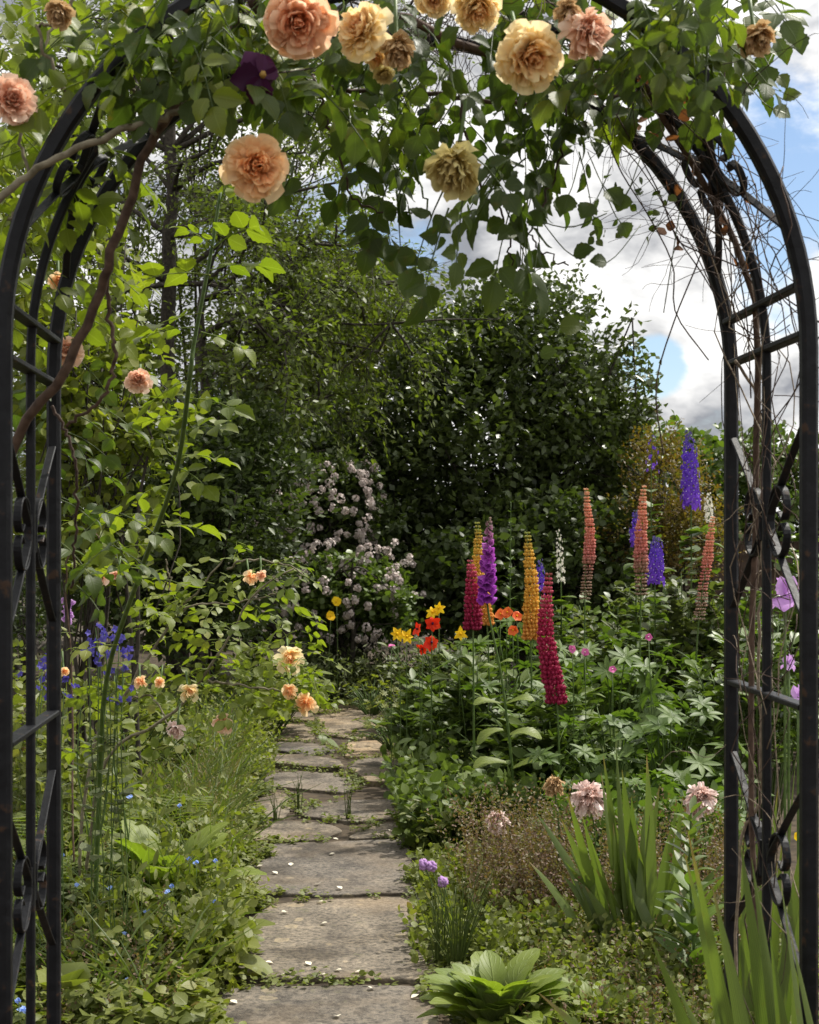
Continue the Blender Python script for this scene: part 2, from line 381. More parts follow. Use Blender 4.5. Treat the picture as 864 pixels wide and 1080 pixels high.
def stone_mat(name='weathered_sandstone', warm=0.):
    m, N, K = new_mat(name)
    tcn = N('ShaderNodeTexCoord'); oi = N('ShaderNodeObjectInfo')
    mp = N('ShaderNodeVectorMath', operation='ADD'); K(tcn.outputs['Object'], mp.inputs[0])
    mul = N('ShaderNodeMath', operation='MULTIPLY'); K(oi.outputs['Random'], mul.inputs[0]); mul.inputs[1].default_value = 30; K(mul.outputs[0], mp.inputs[1])
    def noise(s, d, rg=.6):
        n = N('ShaderNodeTexNoise'); n.inputs['Scale'].default_value = s; n.inputs['Detail'].default_value = d; n.inputs['Roughness'].default_value = rg; K(mp.outputs[0], n.inputs['Vector']); return n.outputs['Fac']
    a = noise(7, 8, .66); b = noise(60, 6, .7); c = noise(2.2, 3)
    r1 = ramp_node(N, [(.30, (.078, .069, .060)), (.48, (.158, .140, .118)), (.60, (.20, .177, .148)), (.70, (.27, .234, .186))]); K(a, r1.inputs[0])
    r2 = ramp_node(N, [(.38, (.22, .22, .22)), (.5, (.85, .85, .85)), (.62, (1.35, 1.3, 1.2))]); K(b, r2.inputs[0])
    mx = N('ShaderNodeMix', data_type='RGBA', blend_type='MULTIPLY'); mx.inputs[0].default_value = .75; K(r1.outputs[0], mx.inputs[6]); K(r2.outputs[0], mx.inputs[7])
    # pale crusts of lichen: rings and blots
    vo = N('ShaderNodeTexVoronoi'); vo.inputs['Scale'].default_value = 8.5; vo.inputs['Randomness'].default_value = 1
    dv = N('ShaderNodeVectorMath', operation='ADD'); K(mp.outputs[0], dv.inputs[0])
    nz = N('ShaderNodeTexNoise'); nz.inputs['Scale'].default_value = 25; K(mp.outputs[0], nz.inputs['Vector'])
    sc = N('ShaderNodeVectorMath', operation='SCALE'); sc.inputs['Scale'].default_value = .045; K(nz.outputs['Color'], sc.inputs[0]); K(sc.outputs[0], dv.inputs[1]); K(dv.outputs[0], vo.inputs['Vector'])
    rr = ramp_node(N, [(.0, (.2, .2, .2)), (.10, (.35, .35, .35)), (.17, (.85, .85, .85)), (.20, (.7, .7, .7)), (.23, (0, 0, 0))]); K(vo.outputs['Distance'], rr.inputs[0])
    cs = N('ShaderNodeSeparateColor'); K(vo.outputs['Color'], cs.inputs[0])
    gt = N('ShaderNodeMath', operation='GREATER_THAN'); gt.inputs[1].default_value = .52; K(cs.outputs[0], gt.inputs[0])
    lm = N('ShaderNodeMath', operation='MULTIPLY'); K(rr.outputs[0], lm.inputs[0]); K(gt.outputs[0], lm.inputs[1])
    lm2 = N('ShaderNodeMath', operation='MULTIPLY'); K(lm.outputs[0], lm2.inputs[0]); lm2.inputs[1].default_value = .75
    ml = N('ShaderNodeMix', data_type='RGBA'); K(lm2.outputs[0], ml.inputs[0]); K(mx.outputs[2], ml.inputs[6]); ml.inputs[7].default_value = (.34, .285, .19, 1)
    # warm rusty streaks
    mw = N('ShaderNodeMix', data_type='RGBA'); rw = ramp_node(N, [(.5, (0, 0, 0)), (.7, (.55, .55, .55))]); K(c, rw.inputs[0]); K(rw.outputs[0], mw.inputs[0]); K(ml.outputs[2], mw.inputs[6]); mw.inputs[7].default_value = (.23, .175, .115, 1)
    pv = ramp_node(N, [(0, (.72, .72, .74)), (.35, (1.0, .96, .9)), (.7, (1.12, 1.05, .93)), (1, (.86, .86, .84))]); K(oi.outputs['Random'], pv.inputs[0])
    mpv = N('ShaderNodeMix', data_type='RGBA', blend_type='MULTIPLY'); mpv.inputs[0].default_value = 1; K(mw.outputs[2], mpv.inputs[6]); K(pv.outputs[0], mpv.inputs[7])
    ds = noise(3.4, 5, .6); dr = ramp_node(N, [(.40, (.42, .40, .37)), (.52, (1, 1, 1))]); K(ds, dr.inputs[0])
    md = N('ShaderNodeMix', data_type='RGBA', blend_type='MULTIPLY'); md.inputs[0].default_value = .8; K(mpv.outputs[2], md.inputs[6]); K(dr.outputs[0], md.inputs[7])
    ms_ = noise(15, 6, .7); mr_ = ramp_node(N, [(.60, (0, 0, 0)), (.70, (.7, .7, .7))]); K(ms_, mr_.inputs[0])
    mm = N('ShaderNodeMix', data_type='RGBA'); K(mr_.outputs[0], mm.inputs[0]); K(md.outputs[2], mm.inputs[6]); mm.inputs[7].default_value = (.075, .078, .035, 1)
    wm = N('ShaderNodeMix', data_type='RGBA', blend_type='MULTIPLY'); wm.inputs[0].default_value = 1; K(mm.outputs[2], wm.inputs[6]); wm.inputs[7].default_value = (1 + .60 * warm, 1 + .48 * warm, 1 + .30 * warm, 1)  # warmer tone with sunlit brightening painted into the stone colour
    pb = N('ShaderNodeBsdfPrincipled'); K(wm.outputs[2], pb.inputs['Base Color']); pb.inputs['Roughness'].default_value = .82; pb.inputs['Specular IOR Level'].default_value = .3
    ad = N('ShaderNodeMath', operation='ADD'); K(a, ad.inputs[0]); K(b, ad.inputs[1])
    bp = N('ShaderNodeBump'); bp.inputs['Strength'].default_value = .55; bp.inputs['Distance'].default_value = .012; K(ad.outputs[0], bp.inputs['Height']); K(bp.outputs[0], pb.inputs['Normal'])
    o = N('ShaderNodeOutputMaterial'); K(pb.outputs[0], o.inputs[0]); return m


M_stone = stone_mat(); M_stone_sunlit = stone_mat('sunlit_warm_sandstone', 1.)  # second copy for the far slabs: sunlight painted into a warm stone colour
PM = dict(
    apricot=petal_mat('apricot_petal', [(0, hx('fbe3ba')), (.4, hx('fac88e')), (1, hx('f89a3a'))], tip=hx('fbe0b4'), tipamt=.6, trans=.5),
    pink=petal_mat('pink_apricot_petal', [(0, hx('f7d8b8')), (.5, hx('f4bc98')), (1, hx('f0a070'))], tip=hx('f9dab8'), tipamt=.6, trans=.5),
    yellow=petal_mat('yellow_apricot_petal', [(0, hx('f9ebbe')), (.45, hx('f8d68c')), (1, hx('f3992e'))], tip=hx('f8eac4'), tipamt=.6, trans=.5),
    cream=petal_mat('aged_cream_petal', [(0, hx('c9bd7d')), (.5, hx('cdb26a')), (1, hx('9a7434'))], tip=hx('d8cf98'), tipamt=.5),
    wilt=petal_mat('wilted_petal', [(0, hx('b99a6a')), (.5, hx('d8b98a')), (1, hx('8a5a34'))], tip=hx('cdb089'), tipamt=.4),
    blush=petal_mat('blush_petal', [(0, hx('f2d6bc')), (.5, hx('efb795')), (1, hx('e59a72'))], tip=hx('f4dcc8'), tipamt=.5),
    peony=petal_mat('faded_peony_petal', [(0, hx('efdcd4')), (.5, hx('e0bfb2')), (1, hx('c9997f'))], tip=hx('ead8d2'), tipamt=.5),
    purple=petal_mat('dark_clematis_petal', [(0, hx('2a0a26')), (1, hx('43103a'))], trans=.15),
    lup_red=petal_mat('crimson_lupin_floret', [(0, hx('8d1f42')), (.6, hx('ab2a50')), (.9, hx('c4586a')), (1, hx('8f5048'))], 'Y', .2),
    lup_yel=petal_mat('yellow_lupin_floret', [(0, hx('d9954a')), (.35, hx('e6b048')), (.8, hx('dcb350')), (1, hx('8f9a4a'))], 'Y', .25),
    lup_pnk=petal_mat('salmon_lupin_floret', [(0, hx('8f7f68')), (.25, hx('a8806e')), (.40, hx('d08078')), (.8, hx('e6a084')), (1, hx('dfae8a'))], 'Y', .25),
    fox=petal_mat('purple_foxglove_bell', [(0, hx('a040b0')), (.6, hx('b256b8')), (.8, hx('b07a9c')), (1, hx('9c8c7a'))], 'Y', .3),
    delph=petal_mat('violet_delphinium_petal', [(0, hx('7a48c4')), (.7, hx('5f3cb4')), (1, hx('55507e'))], 'Y', .3),
    litter=petal_mat('cream_fallen_petal', [(0, hx('cfc4a6')), (1, hx('e6dfcc'))], trans=.2),
    white=petal_mat('white_petal', [(0, hx('e8e2d0')), (1, hx('f1eee4'))], trans=.25),
    bells=petal_mat('blue_columbine_petal', [(0, hx('47409a')), (1, hx('6f68b4'))], trans=.3),
    forget=petal_mat('sky_blue_petal', [(0, hx('7f9ee0')), (1, hx('a7bff0'))], trans=.2),
    red=petal_mat('scarlet_petal', [(0, hx('d42a10')), (1, hx('ee4a1a'))], trans=.3),
    orange=petal_mat('orange_petal', [(0, hx('d95a2a')), (1, hx('e97c3c'))], trans=.3),
    gold=petal_mat('golden_petal', [(0, hx('e8b80c')), (1, hx('f4d220'))], trans=.3),
    lilac=petal_mat('lilac_petal', [(0, hx('c795d6')), (1, hx('dcb6e6'))], trans=.35),
    mauve=petal_mat('mauve_floret', [(0, hx('a07ab0')), (1, hx('c59bd0'))], trans=.25),
    magenta=petal_mat('magenta_petal', [(0, hx('c45a96')), (1, hx('d87ab0'))], trans=.3),
    spirea=petal_mat('dusty_pink_blossom', [(0, hx('a89a96')), (1, hx('d9cdc6'))], trans=.25),
)

# ------------------------------------------------------------------ ground and path
def ground_sheet():
    mb = MB(); xs = np.concatenate([[-600, -80, -20], np.linspace(-8, 8, 49), [20, 80, 600]]); ys = np.concatenate([[-60, -10], np.linspace(0, 18, 55), [30, 90, 900]])
    X, Yv = np.meshgrid(xs, ys); Z = -.03 + .012 * np.sin(X * 5.1) * np.cos(Yv * 4.3) + .01 * np.sin(X * 11 + Yv * 7)
    V = np.stack([X, Yv, Z], -1).reshape(-1, 3); c = len(xs)
    Fq = [(i * c + j, i * c + j + 1, (i + 1) * c + j + 1, (i + 1) * c + j) for i in range(len(ys) - 1) for j in range(c - 1)]
    mb.add(V, np.array(Fq)); return mb.build('ground', M_soil)


structure(ground_sheet())
FLAGS = [
    ([(205, 1118), (238, 1046), (300, 1043), (420, 1042), (454, 1045), (474, 1118)], 'broad grey flagstone across the very bottom of the path'),
    ([(246, 1036), (250, 985), (283, 957), (345, 951), (400, 949), (452, 948), (461, 1000), (457, 1037), (380, 1035)], 'largest grey flagstone, with lichen rings, beside the chives'),
    ([(254, 944), (258, 925), (271, 894), (330, 891), (385, 889), (429, 887), (437, 925), (447, 943), (340, 946)], 'wide grey flagstone with a tan lichen blot, just above the largest slab'),
    ([(265, 889), (265, 870), (275, 867), (330, 869), (352, 872), (362, 878), (343, 888)], 'narrow flagstone with a ragged upper edge on the bed of weeds side'),
    ([(366, 887), (378, 878), (405, 870), (431, 869), (435, 884)], 'small wedge flagstone under the pale fallen petals'),
    ([(267, 864), (271, 838), (284, 835), (308, 841), (306, 855), (300, 865)], 'small square flagstone with grass tufts growing at its corner'),
    ([(318, 862), (326, 851), (360, 846), (414, 845), (430, 857), (424, 864), (372, 869)], 'grey flagstone with one thin grass tuft at its lower edge'),
    ([(277, 830), (282, 817), (320, 815), (352, 817), (370, 824), (377, 833), (363, 838), (335, 836)], 'long flagstone under the dark raised crack'),
    ([(271, 807), (280, 801), (320, 800), (360, 806), (363, 814), (330, 813)], 'thin sliver of flagstone above the dark raised crack'),
    ([(367, 814), (379, 805), (424, 802), (426, 815), (410, 829), (389, 829)], 'raised flagstone with a shadowed front edge below the peony leaves'),
    ([(276, 791), (280, 784), (320, 784), (348, 788), (356, 793), (330, 798)], 'slim flagstone beside the creeping weeds, under the rose spray'),
    ([(364, 799), (367, 784), (398, 782), (414, 786), (413, 797), (392, 801)], 'small pale flagstone by the lime green edging plant'),
    ([(284, 780), (291, 765), (328, 765), (333, 780), (310, 784)], 'squarish flagstone under the overhanging yellow roses'),
    ([(338, 776), (335, 757), (372, 750), (398, 752), (409, 773), (380, 781)], 'big sunlit tan flagstone near the far end of the path'),
    ([(334, 753), (345, 741), (388, 738), (395, 748), (368, 749)], 'farthest flagstone where the path meets the shrubs'),
    ([(290, 762), (296, 750), (330, 748), (332, 761)], 'half hidden flagstone behind the peach rose at the path edge'),
]
EDGE = []


def flagstone(poly, label, k):
    pts = np.array([onground(*p) for p in poly])[:, :2]
    if np.cross(pts[1] - pts[0], pts[2] - pts[1]) > 0 and False: pts = pts[::-1]
    # finer, slightly ragged outline
    out = []
    for a, b in zip(pts, np.roll(pts, -1, 0)):
        m = max(2, int(np.linalg.norm(b - a) / .035))
        for t in np.arange(m) / m: out.append(a + (b - a) * t)
    out = np.array(out); cen = out.mean(0)
    EDGE.append(out.copy())
    out = out + rng.normal(0, .006, out.shape)
    sm = (out + .45 * np.roll(out, 1, 0) + .45 * np.roll(out, -1, 0)) / 1.9
    h = .011; tilt = rnd(2, -.004, .004)
    if label.startswith('raised') or 'thin sliver' in label: h += .016
    bm = bmesh.new()
    vs = [bm.verts.new((x - cen[0], y - cen[1], -.05)) for x, y in sm]
    f = bm.faces.new(vs)
    if f.normal.z < 0: f.normal_flip()
    bm.normal_update()
    r = bmesh.ops.extrude_face_region(bm, geom=[f]); top = [g for g in r['geom'] if isinstance(g, bmesh.types.BMVert)]
    for v in top: v.co.z = h + v.co.x * tilt[0] + v.co.y * tilt[1]
    te = [e for e in bm.edges if all(v in set(top) for v in e.verts)]
    bmesh.ops.bevel(bm, geom=te, offset=.007, segments=3, profile=.6, affect='EDGES')
    bmesh.ops.recalc_face_normals(bm, faces=bm.faces)
    me = bpy.data.meshes.new('flagstone'); bm.to_mesh(me); bm.free(); me.materials.append(M_stone_sunlit if any(q in label for q in ('tan flag', 'farthest', 'small pale', 'squarish', 'half hidden')) else M_stone)
    o = bpy.data.objects.new('flagstone', me); C.objects.link(o); o.location = (cen[0], cen[1], 0)
    tag(o, label, 'flagstone', 'flagstones of the garden path'); return o


for k, (poly, lab) in enumerate(FLAGS): flagstone(poly, lab, k)


def path_bed():
    L_ = [onground(x, y) for x, y in ((205, 1118), (240, 1000), (258, 920), (266, 850), (275, 790), (290, 750), (330, 736))]
    Rr = [onground(x, y) for x, y in ((480, 1118), (464, 1000), (446, 930), (436, 860), (428, 800), (412, 770), (398, 737))]
    mb = MB(); V = []
    for a, b in zip(L_, Rr): V += [a + (0, 0, .0), b + (0, 0, .0)]
    V = np.array(V); V[:, 2] = -.004
    Fq = [(2 * i, 2 * i + 1, 2 * i + 3, 2 * i + 2) for i in range(len(L_) - 1)]
    mb.add(V, np.array(Fq)); return structure(mb.build('path', M_soil))


path_bed()

# ------------------------------------------------------------------ shrubs and trees
def lump(dirs, seed, amp):
    q = np.random.default_rng(seed); out = np.zeros(len(dirs))
    for k in range(7):
        f = nrm(q.normal(size=3)) * q.uniform(3, 9); out += np.sin(dirs @ f + q.uniform(0, 6)) / 7 ** .5
    return 1 + amp * out


def twigs_in(lobes, n, seed, amp=.16, shell=.5):
    lobes = [(np.array(c, float), np.array(r, float)) for c, r in lobes]
    wts = np.array([np.prod(r) ** .75 for c, r in lobes]); wts /= wts.sum()
    pos = []; out = []
    for k, (c, r) in enumerate(lobes):
        m = int(n * wts[k]) + 1; d = nrm(rng.normal(size=(m, 3)))
        rad = (shell + (1 - shell) * np.sqrt(rng.random(m))) * lump(d, seed + k, amp)
        pos.append(c + d * rad[:, None] * r); out.append(nrm(d / r))
    pos = np.concatenate(pos); out = np.concatenate(out); ok = pos[:, 2] > .05
    return pos[ok], out[ok]


def leaves_on(mb, p, d, L, n, size, T, spread=.9, wid=1., upn=.7, droop=.0, jit=.35):
    m = len(p); side = nrm(np.cross(d, UP + rng.normal(0, .4, (m, 3)))); L = np.broadcast_to(L, (m,))
    for k in range(n):
        q = (k + .6) / n; s = 1 if k % 2 else -1
        pos = p + d * (L * q)[:, None] - UP * (droop * L * q * q)[:, None]
        ld = nrm(d * .55 + side * s * spread * (1 - .55 * q) + rng.normal(0, jit, (m, 3)) - UP * droop)
        nn = nrm(UP * upn + rng.normal(0, .5, (m, 3)))
        place(mb, T, pos, ld, nn, size * rng.uniform(.65, 1.15, m), wid)


def shrub(name, label, cat, base, lobes, ntw, nl, size, leaf, twigL=.35, T=T_TINY, shell=.5, amp=.16, stems=6, seed=1, group=None, upb=.35, bark=None, droop=.1, thin=1., wid=1., stem_r=.03):
    base = np.array(base, float); root = thing(name, label, cat, base, group)
    p, o = twigs_in(lobes, ntw, seed, amp, shell)
    d = nrm(o * .7 + rng.normal(0, .45, p.shape) + UP * upb); L = twigL * rng.uniform(.5, 1.3, len(p))
    fm = MB(); leaves_on(fm, p - d * L[:, None] * .6, d, L, nl, size, T, droop=droop, wid=wid)
    fm.build('crown', LM[leaf], root)
    sm = MB(); idx = rng.permutation(len(p))
    for k in range(stems):
        e = p[idx[k]]; q = base + rng.normal(0, .08, 3) * (1, 1, 0); q[2] = -.05
        c = curve([q, q + (e - q) * (.3, .3, .45) + rng.normal(0, .05, 3), q + (e - q) * (.7, .7, .8), e], 9)
        tube(sm, c, np.linspace(stem_r, .006, 9), 6)
        for j in range(8):
            a = c[rng.integers(3, 9)]; b = p[idx[(stems + k * 8 + j) % len(p)]]
            if np.linalg.norm(b - a) < 2.5: tube(sm, curve([a, (a + b) / 2 + rng.normal(0, .05, 3) + UP * .05, b], 5), np.linspace(stem_r * .3, .003, 5), 4)
    sm.build('stem', bark or M_bark, root)
    return root


def grow_tree(name, label, base, trunk_pts, r0, limbs, leaf, size, nl, T, twigL, seed, sub=4, twn=5, spread=.9, wid=1., droop=.15, group=None, tw_spread=.5):
    """Trunk through given points, limbs to given end points (with the trunk height they leave at), sub-branches, twigs with leaves."""
    base = np.array(base, float); root = thing(name, label, 'tree', base, group); tm = MB()
    tp = curve(trunk_pts, 16, .01); tube(tm, tp, np.linspace(r0, r0 * .35, 16), 8); tm.build('trunk', M_bark, root)
    bm_ = MB(); P0 = []; D0 = []
    for (h, e) in limbs:
        a = tp[int(h * 15)]; e = np.array(e, float); v = e - a; Ln = np.linalg.norm(v)
        c = curve([a, a + v * .35 + UP * Ln * .06 + rng.normal(0, .06, 3), a + v * .7 + rng.normal(0, .08, 3) + UP * Ln * .06, e], 10); tube(bm_, c, np.linspace(r0 * .32, .006, 10), 6)
        for k in range(sub):
            q = c[rng.integers(3, 10)]; dv = nrm(v / Ln * .5 + rng.normal(0, .55, 3)); l2 = Ln * rnd(None, .22, .5)
            c2 = curve([q, q + dv * l2 * .5 + rng.normal(0, .04, 3) + UP * .03, q + dv * l2 - UP * .02 * l2], 7); tube(bm_, c2, np.linspace(.012, .003, 7), 4)
            for j in range(twn):
                q2 = c2[rng.integers(1, 7)]; d2 = nrm(dv * .6 + rng.normal(0, tw_spread, 3) + UP * .1); P0.append(q2); D0.append(d2)
                tube(bm_, [q2, q2 + d2 * twigL * .5, q2 + d2 * twigL - UP * droop * twigL * .5], (.003, .002, .001), 3, cap=False)
    bm_.build('branch', M_bark, root)
    p = np.array(P0); d = np.array(D0); fm = MB()
    leaves_on(fm, p, d, twigL * rng.uniform(.8, 1.3, len(p)), nl, size, T, spread, wid, droop=droop)
    fm.build('crown', LM[leaf], root); return root


# far hedge and fence that close the garden
def fence():
    root = thing('garden_fence', 'low dark weathered board fence behind the lupins, under the hedge', 'fence', (2.5, 14.6, 0))
    mb = MB(); x = .6
    while x < 10:
        w = .14; zt = 1.25 + rnd(None, -.01, .01)
        sweep_rect(mb, [(x + w / 2, 14.6, 0), (x + w / 2, 14.6, zt / 2), (x + w / 2, 14.6, zt)], (1, 0, 0), w - .012, .02); x += w
    mb.build('board_panel', M_fence, root, smooth=False)
    for x in np.arange(.7, 10, 1.8):
        pm = MB(); sweep_rect(pm, [(x, 14.66, 0), (x, 14.66, .6), (x, 14.66, 1.32)], (1, 0, 0), .09, .09); pm.build('post', M_fence, root, smooth=False)


fence()
shrub('laurel_hedge', 'glossy green hedge with a level top below the clouds', 'hedge', G(800, 15.5), [(G(700, 15.5, 1.3), (1.3, .8, 1.25)), (G(770, 15.5, 1.3), (1.2, .8, 1.22)), (G(860, 15.3, 1.3), (1.3, .8, 1.27)), (G(980, 15.5, 1.3), (1.5, .8, 1.3))], 3000, 7, .10, 'hedge', .30, T_MID, .72, .05, 10, 20, upb=.25)
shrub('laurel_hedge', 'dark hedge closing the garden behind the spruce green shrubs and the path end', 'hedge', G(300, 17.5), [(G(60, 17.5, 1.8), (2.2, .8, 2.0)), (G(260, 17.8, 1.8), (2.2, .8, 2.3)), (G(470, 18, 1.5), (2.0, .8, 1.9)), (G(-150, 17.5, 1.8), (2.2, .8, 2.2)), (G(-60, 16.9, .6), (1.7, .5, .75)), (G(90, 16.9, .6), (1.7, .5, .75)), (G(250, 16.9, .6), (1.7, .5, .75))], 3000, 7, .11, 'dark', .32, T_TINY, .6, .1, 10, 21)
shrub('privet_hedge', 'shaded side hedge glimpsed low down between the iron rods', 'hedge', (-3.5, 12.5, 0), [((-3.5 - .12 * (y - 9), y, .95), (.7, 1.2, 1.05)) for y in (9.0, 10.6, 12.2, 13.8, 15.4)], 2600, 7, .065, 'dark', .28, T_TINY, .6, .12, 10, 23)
# the big round bush
BB = G(560, 13.2)
shrub('holly_bush', 'large rounded dark glossy evergreen bush standing against the clouds', 'bush', BB,
      [(P(545, 430, 13.2), (1.15, .9, 1.2)), (P(500, 480, 13.0), (.95, .9, 1.2)), (P(605, 470, 13.2), (.68, .85, .95)), (P(470, 380, 13.3), (.55, .7, .62)), (P(560, 345, 13.2), (.5, .6, .48)), (P(640, 480, 13.2), (.42, .7, .75)), (P(540, 590, 12.7), (1.35, .9, .8))],
      5600, 7, .085, 'holly', .30, T_TINY, .45, .2, 14, 31, upb=.5, wid=1.15)
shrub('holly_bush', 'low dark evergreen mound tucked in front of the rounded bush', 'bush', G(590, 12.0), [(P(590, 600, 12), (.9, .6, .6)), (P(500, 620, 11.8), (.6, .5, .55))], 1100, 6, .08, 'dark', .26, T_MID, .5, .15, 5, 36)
# conifer-like / bamboo mass in the middle
shrub('bamboo_clump', 'tall feathery olive bamboo clump between the leafless trunk and the round bush', 'bamboo', G(345, 14.5),
      [(P(345, 400, 14.5), (.85, .8, 1.5)), (P(290, 450, 14.2), (.8, .8, 1.3)), (P(390, 330, 14.8), (.55, .6, .9)), (P(330, 300, 14.8), (.7, .6, .7))], 3600, 8, .11, 'bamboo', .5, T_NARROW, .3, .22, 26, 41, upb=.9, droop=.5, stem_r=.015, bark=M_gcane)
# left background trees
tb = G(185, 12.5)
grow_tree('rowan_tree', 'tall airy tree with a slim dark trunk and lacy crown beyond the rose shoot', tb,
          [tb, P(182, 520, 12.5), P(176, 300, 12.5), P(182, 160, 12.4), P(170, 40, 12.4), P(165, -60, 12.4)], .085,
          [(h, P(x, y, 12.4 + dy)) for h, x, y, dy in ((.45, 60, 250, -.5), (.45, 300, 240, .4), (.55, 90, 120, .8), (.55, 330, 160, -.6), (.62, 250, 60, .2), (.62, 20, 60, -.4), (.7, 390, 60, .4), (.7, 60, -40, .3), (.75, 300, -30, -.4), (.8, 200, -60, .3), (.5, 380, 260, -.9), (.42, 300, 330, -.3), (.42, 90, 340, -.7), (.5, 420, 180, .9), (.66, 430, 10, .2), (.72, 500, -20, .6), (.5, 10, 170, .6), (.58, 220, 150, -.9), (.6, 130, 20, 1.0), (.47, 250, 230, 1.1), (.68, 350, 100, 1.2), (.6, 420, 110, -.8))],
          'lacy', .058, 8, T_TINY, .42, 5, 6, 9, .9, .9)
tb = G(95, 14)
grow_tree('rowan_tree', 'second airy tree with twin slim trunks behind the iron arch rods', tb,
          [tb, P(100, 480, 14), P(120, 300, 14), P(140, 130, 14), P(135, -20, 14)], .075,
          [(h, P(x, y, 14 + dy)) for h, x, y, dy in ((.5, 10, 280, .3), (.5, 210, 300, .8), (.6, 40, 130, -.4), (.6, 240, 190, -.4), (.7, 60, 40, .4), (.7, 220, 60, .5), (.8, 150, -50, 0), (.8, 30, -50, .7), (.55, -60, 180, .1), (.4, 20, 400, .2), (.4, 190, 400, -.3))],
          'lacy', .062, 8, T_TINY, .45, 5, 6, 9)
shrub('birch_tree', 'fine leaved pale green tree filling the gap behind the curved top of the arch', 'tree', G(215, 13.4),
      [(P(85, 210, 13.4), (.8, .6, 1.1)), (P(230, 150, 13.4), (.85, .6, .9)), (P(340, 110, 13.6), (.8, .6, .8)), (P(170, 330, 13.2), (.8, .6, .8)), (P(290, 220, 13.6), (.7, .6, .6)), (P(60, 60, 13.6), (.8, .6, .7)), (P(200, 20, 13.6), (.9, .6, .6)), (P(60, 380, 13.2), (.7, .6, .8))], 2500, 9, .060, 'lacy', .42, T_TINY, .1, .3, 12, 47, upb=.5, droop=.3, stem_r=.02)
tb = G(330, 11)
grow_tree('rowan_tree', 'drooping rowan with spread layered branches in front of the bamboo', tb,
          [tb, P(255, 560, 11.3), P(215, 420, 11.2), P(212, 330, 11.2), P(225, 270, 11.2)], .06,
          [(h, P(x, y, 11 + dy)) for h, x, y, dy in ((.6, 330, 330, -.2), (.6, 400, 370, .1), (.65, 420, 300, .4), (.8, 340, 270, .1), (.8, 280, 250, -.4), (.9, 390, 255, .2), (.55, 250, 400, -.5), (.5, 350, 420, .3), (.9, 300, 310, .5), (.95, 250, 240, .4), (.7, 300, 370, -.7), (.7, 440, 340, 0))],
          'rowan', .065, 12, T_NARROW, .40, 6, 6, 13, wid=1.6, droop=.35)
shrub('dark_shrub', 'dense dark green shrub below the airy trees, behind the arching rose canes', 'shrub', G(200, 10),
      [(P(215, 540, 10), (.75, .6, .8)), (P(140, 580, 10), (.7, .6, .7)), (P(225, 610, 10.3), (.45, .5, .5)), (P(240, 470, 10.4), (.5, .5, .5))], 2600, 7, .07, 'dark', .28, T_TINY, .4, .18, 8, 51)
shrub('dark_shrub', 'dark leafy shrub between the olive bamboo and the pink blossom bush', 'shrub', G(330, 12.6), [(P(300, 520, 12.6), (.6, .6, .7)), (P(370, 480, 12.8), (.55, .5, .7)), (P(420, 560, 12.8), (.5, .5, .8))], 1900, 7, .075, 'dark', .28, T_TINY, .4, .18, 8, 52)
shrub('maple_shrub', 'golden green shrub with hand sized leaves beyond the iron arch rods', 'shrub', G(110, 6.2),
      [(P(105, 400, 6.2), (.34, .4, .42)), (P(60, 300, 6.4), (.34, .4, .5)), (P(150, 450, 6.3), (.24, .3, .28)), (P(40, 470, 6.2), (.3, .3, .5)), (P(110, 560, 6.2), (.33, .3, .3)), (P(30, 180, 6.4), (.3, .3, .35))], 700, 6, .062, 'yellow', .26, T_MID, .25, .25, 9, 61, upb=.3, stem_r=.013)
shrub('berberis_shrub', 'russet and olive small leaved shrub between the round bush and violet delphinium', 'shrub', G(710, 12.2),
      [(P(705, 515, 12.2), (.42, .4, .5)), (P(690, 570, 12), (.5, .4, .45)), (P(735, 560, 12), (.35, .4, .4)), (P(690, 470, 12.2), (.18, .2, .2))], 1500, 7, .04, 'russet', .25, T_TINY, .35, .25, 8, 71, upb=.6)


def blossom_bush(label, base, lobes, clusters, seed, leaf='dark', front=.9):
    root = shrub('blossom_bush', label, 'bush', base, lobes, 900, 6, .06, leaf, .22, T_MID, .4, .2, 7, seed)
    p, o = twigs_in(lobes, clusters * 3, seed + 5, .2, .85); keep = np.nonzero(o[:, 1] < .35)[0][:clusters]
    mb = MB()
    for i in keep:
        c = p[i] + o[i] * .05; m = 26; d = nrm(rng.normal(size=(m, 3)) + o[i] * .8); r = .050 * rnd(None, .6, 1.35)
        place(mb, [diamond(.5, .1)], c + d * r * .7 * rng.uniform(.5, 1, (m, 1)), nrm(np.cross(d, rng.normal(size=(m, 3)))), d, .027, 1.)
    mb.build('blossom', PM['spirea'], root); return root


blossom_bush('upper bush of dusty pink blossom heads in deep shade at path end', G(350, 12.0), [(P(350, 540, 12), (.45, .4, .45)), (P(308, 550, 12), (.32, .3, .28)), (P(330, 515, 12), (.3, .3, .22)), (P(405, 555, 11.9), (.18, .25, .22)), (P(370, 500, 12.1), (.25, .25, .18))], 170, 81)
blossom_bush('lower rounded bush dotted with pale pink blossom heads beside the path end', G(370, 11.4), [(P(370, 625, 11.4), (.50, .4, .36)), (P(330, 640, 11.4), (.2, .3, .25)), (P(415, 640, 11.3), (.18, .3, .25))], 165, 85, 'hedge')

# ------------------------------------------------------------------ ground cover, grasses
PL = np.array([(3.6, -.50), (4.2, -.56), (4.7, -.55), (5.6, -.62), (6.9, -.76), (8.2, -.86), (9.5, -.95), (11.6, -.80)])
PR = np.array([(3.6, .12), (4.2, .09), (4.6, .10), (5.5, .03), (6.5, .01), (7.7, -.02), (8.7, -.13), (11.6, -.26)])
left_edge = lambda Y: np.interp(Y, PL[:, 0], PL[:, 1])
right_edge = lambda Y: np.interp(Y, PR[:, 0], PR[:, 1])


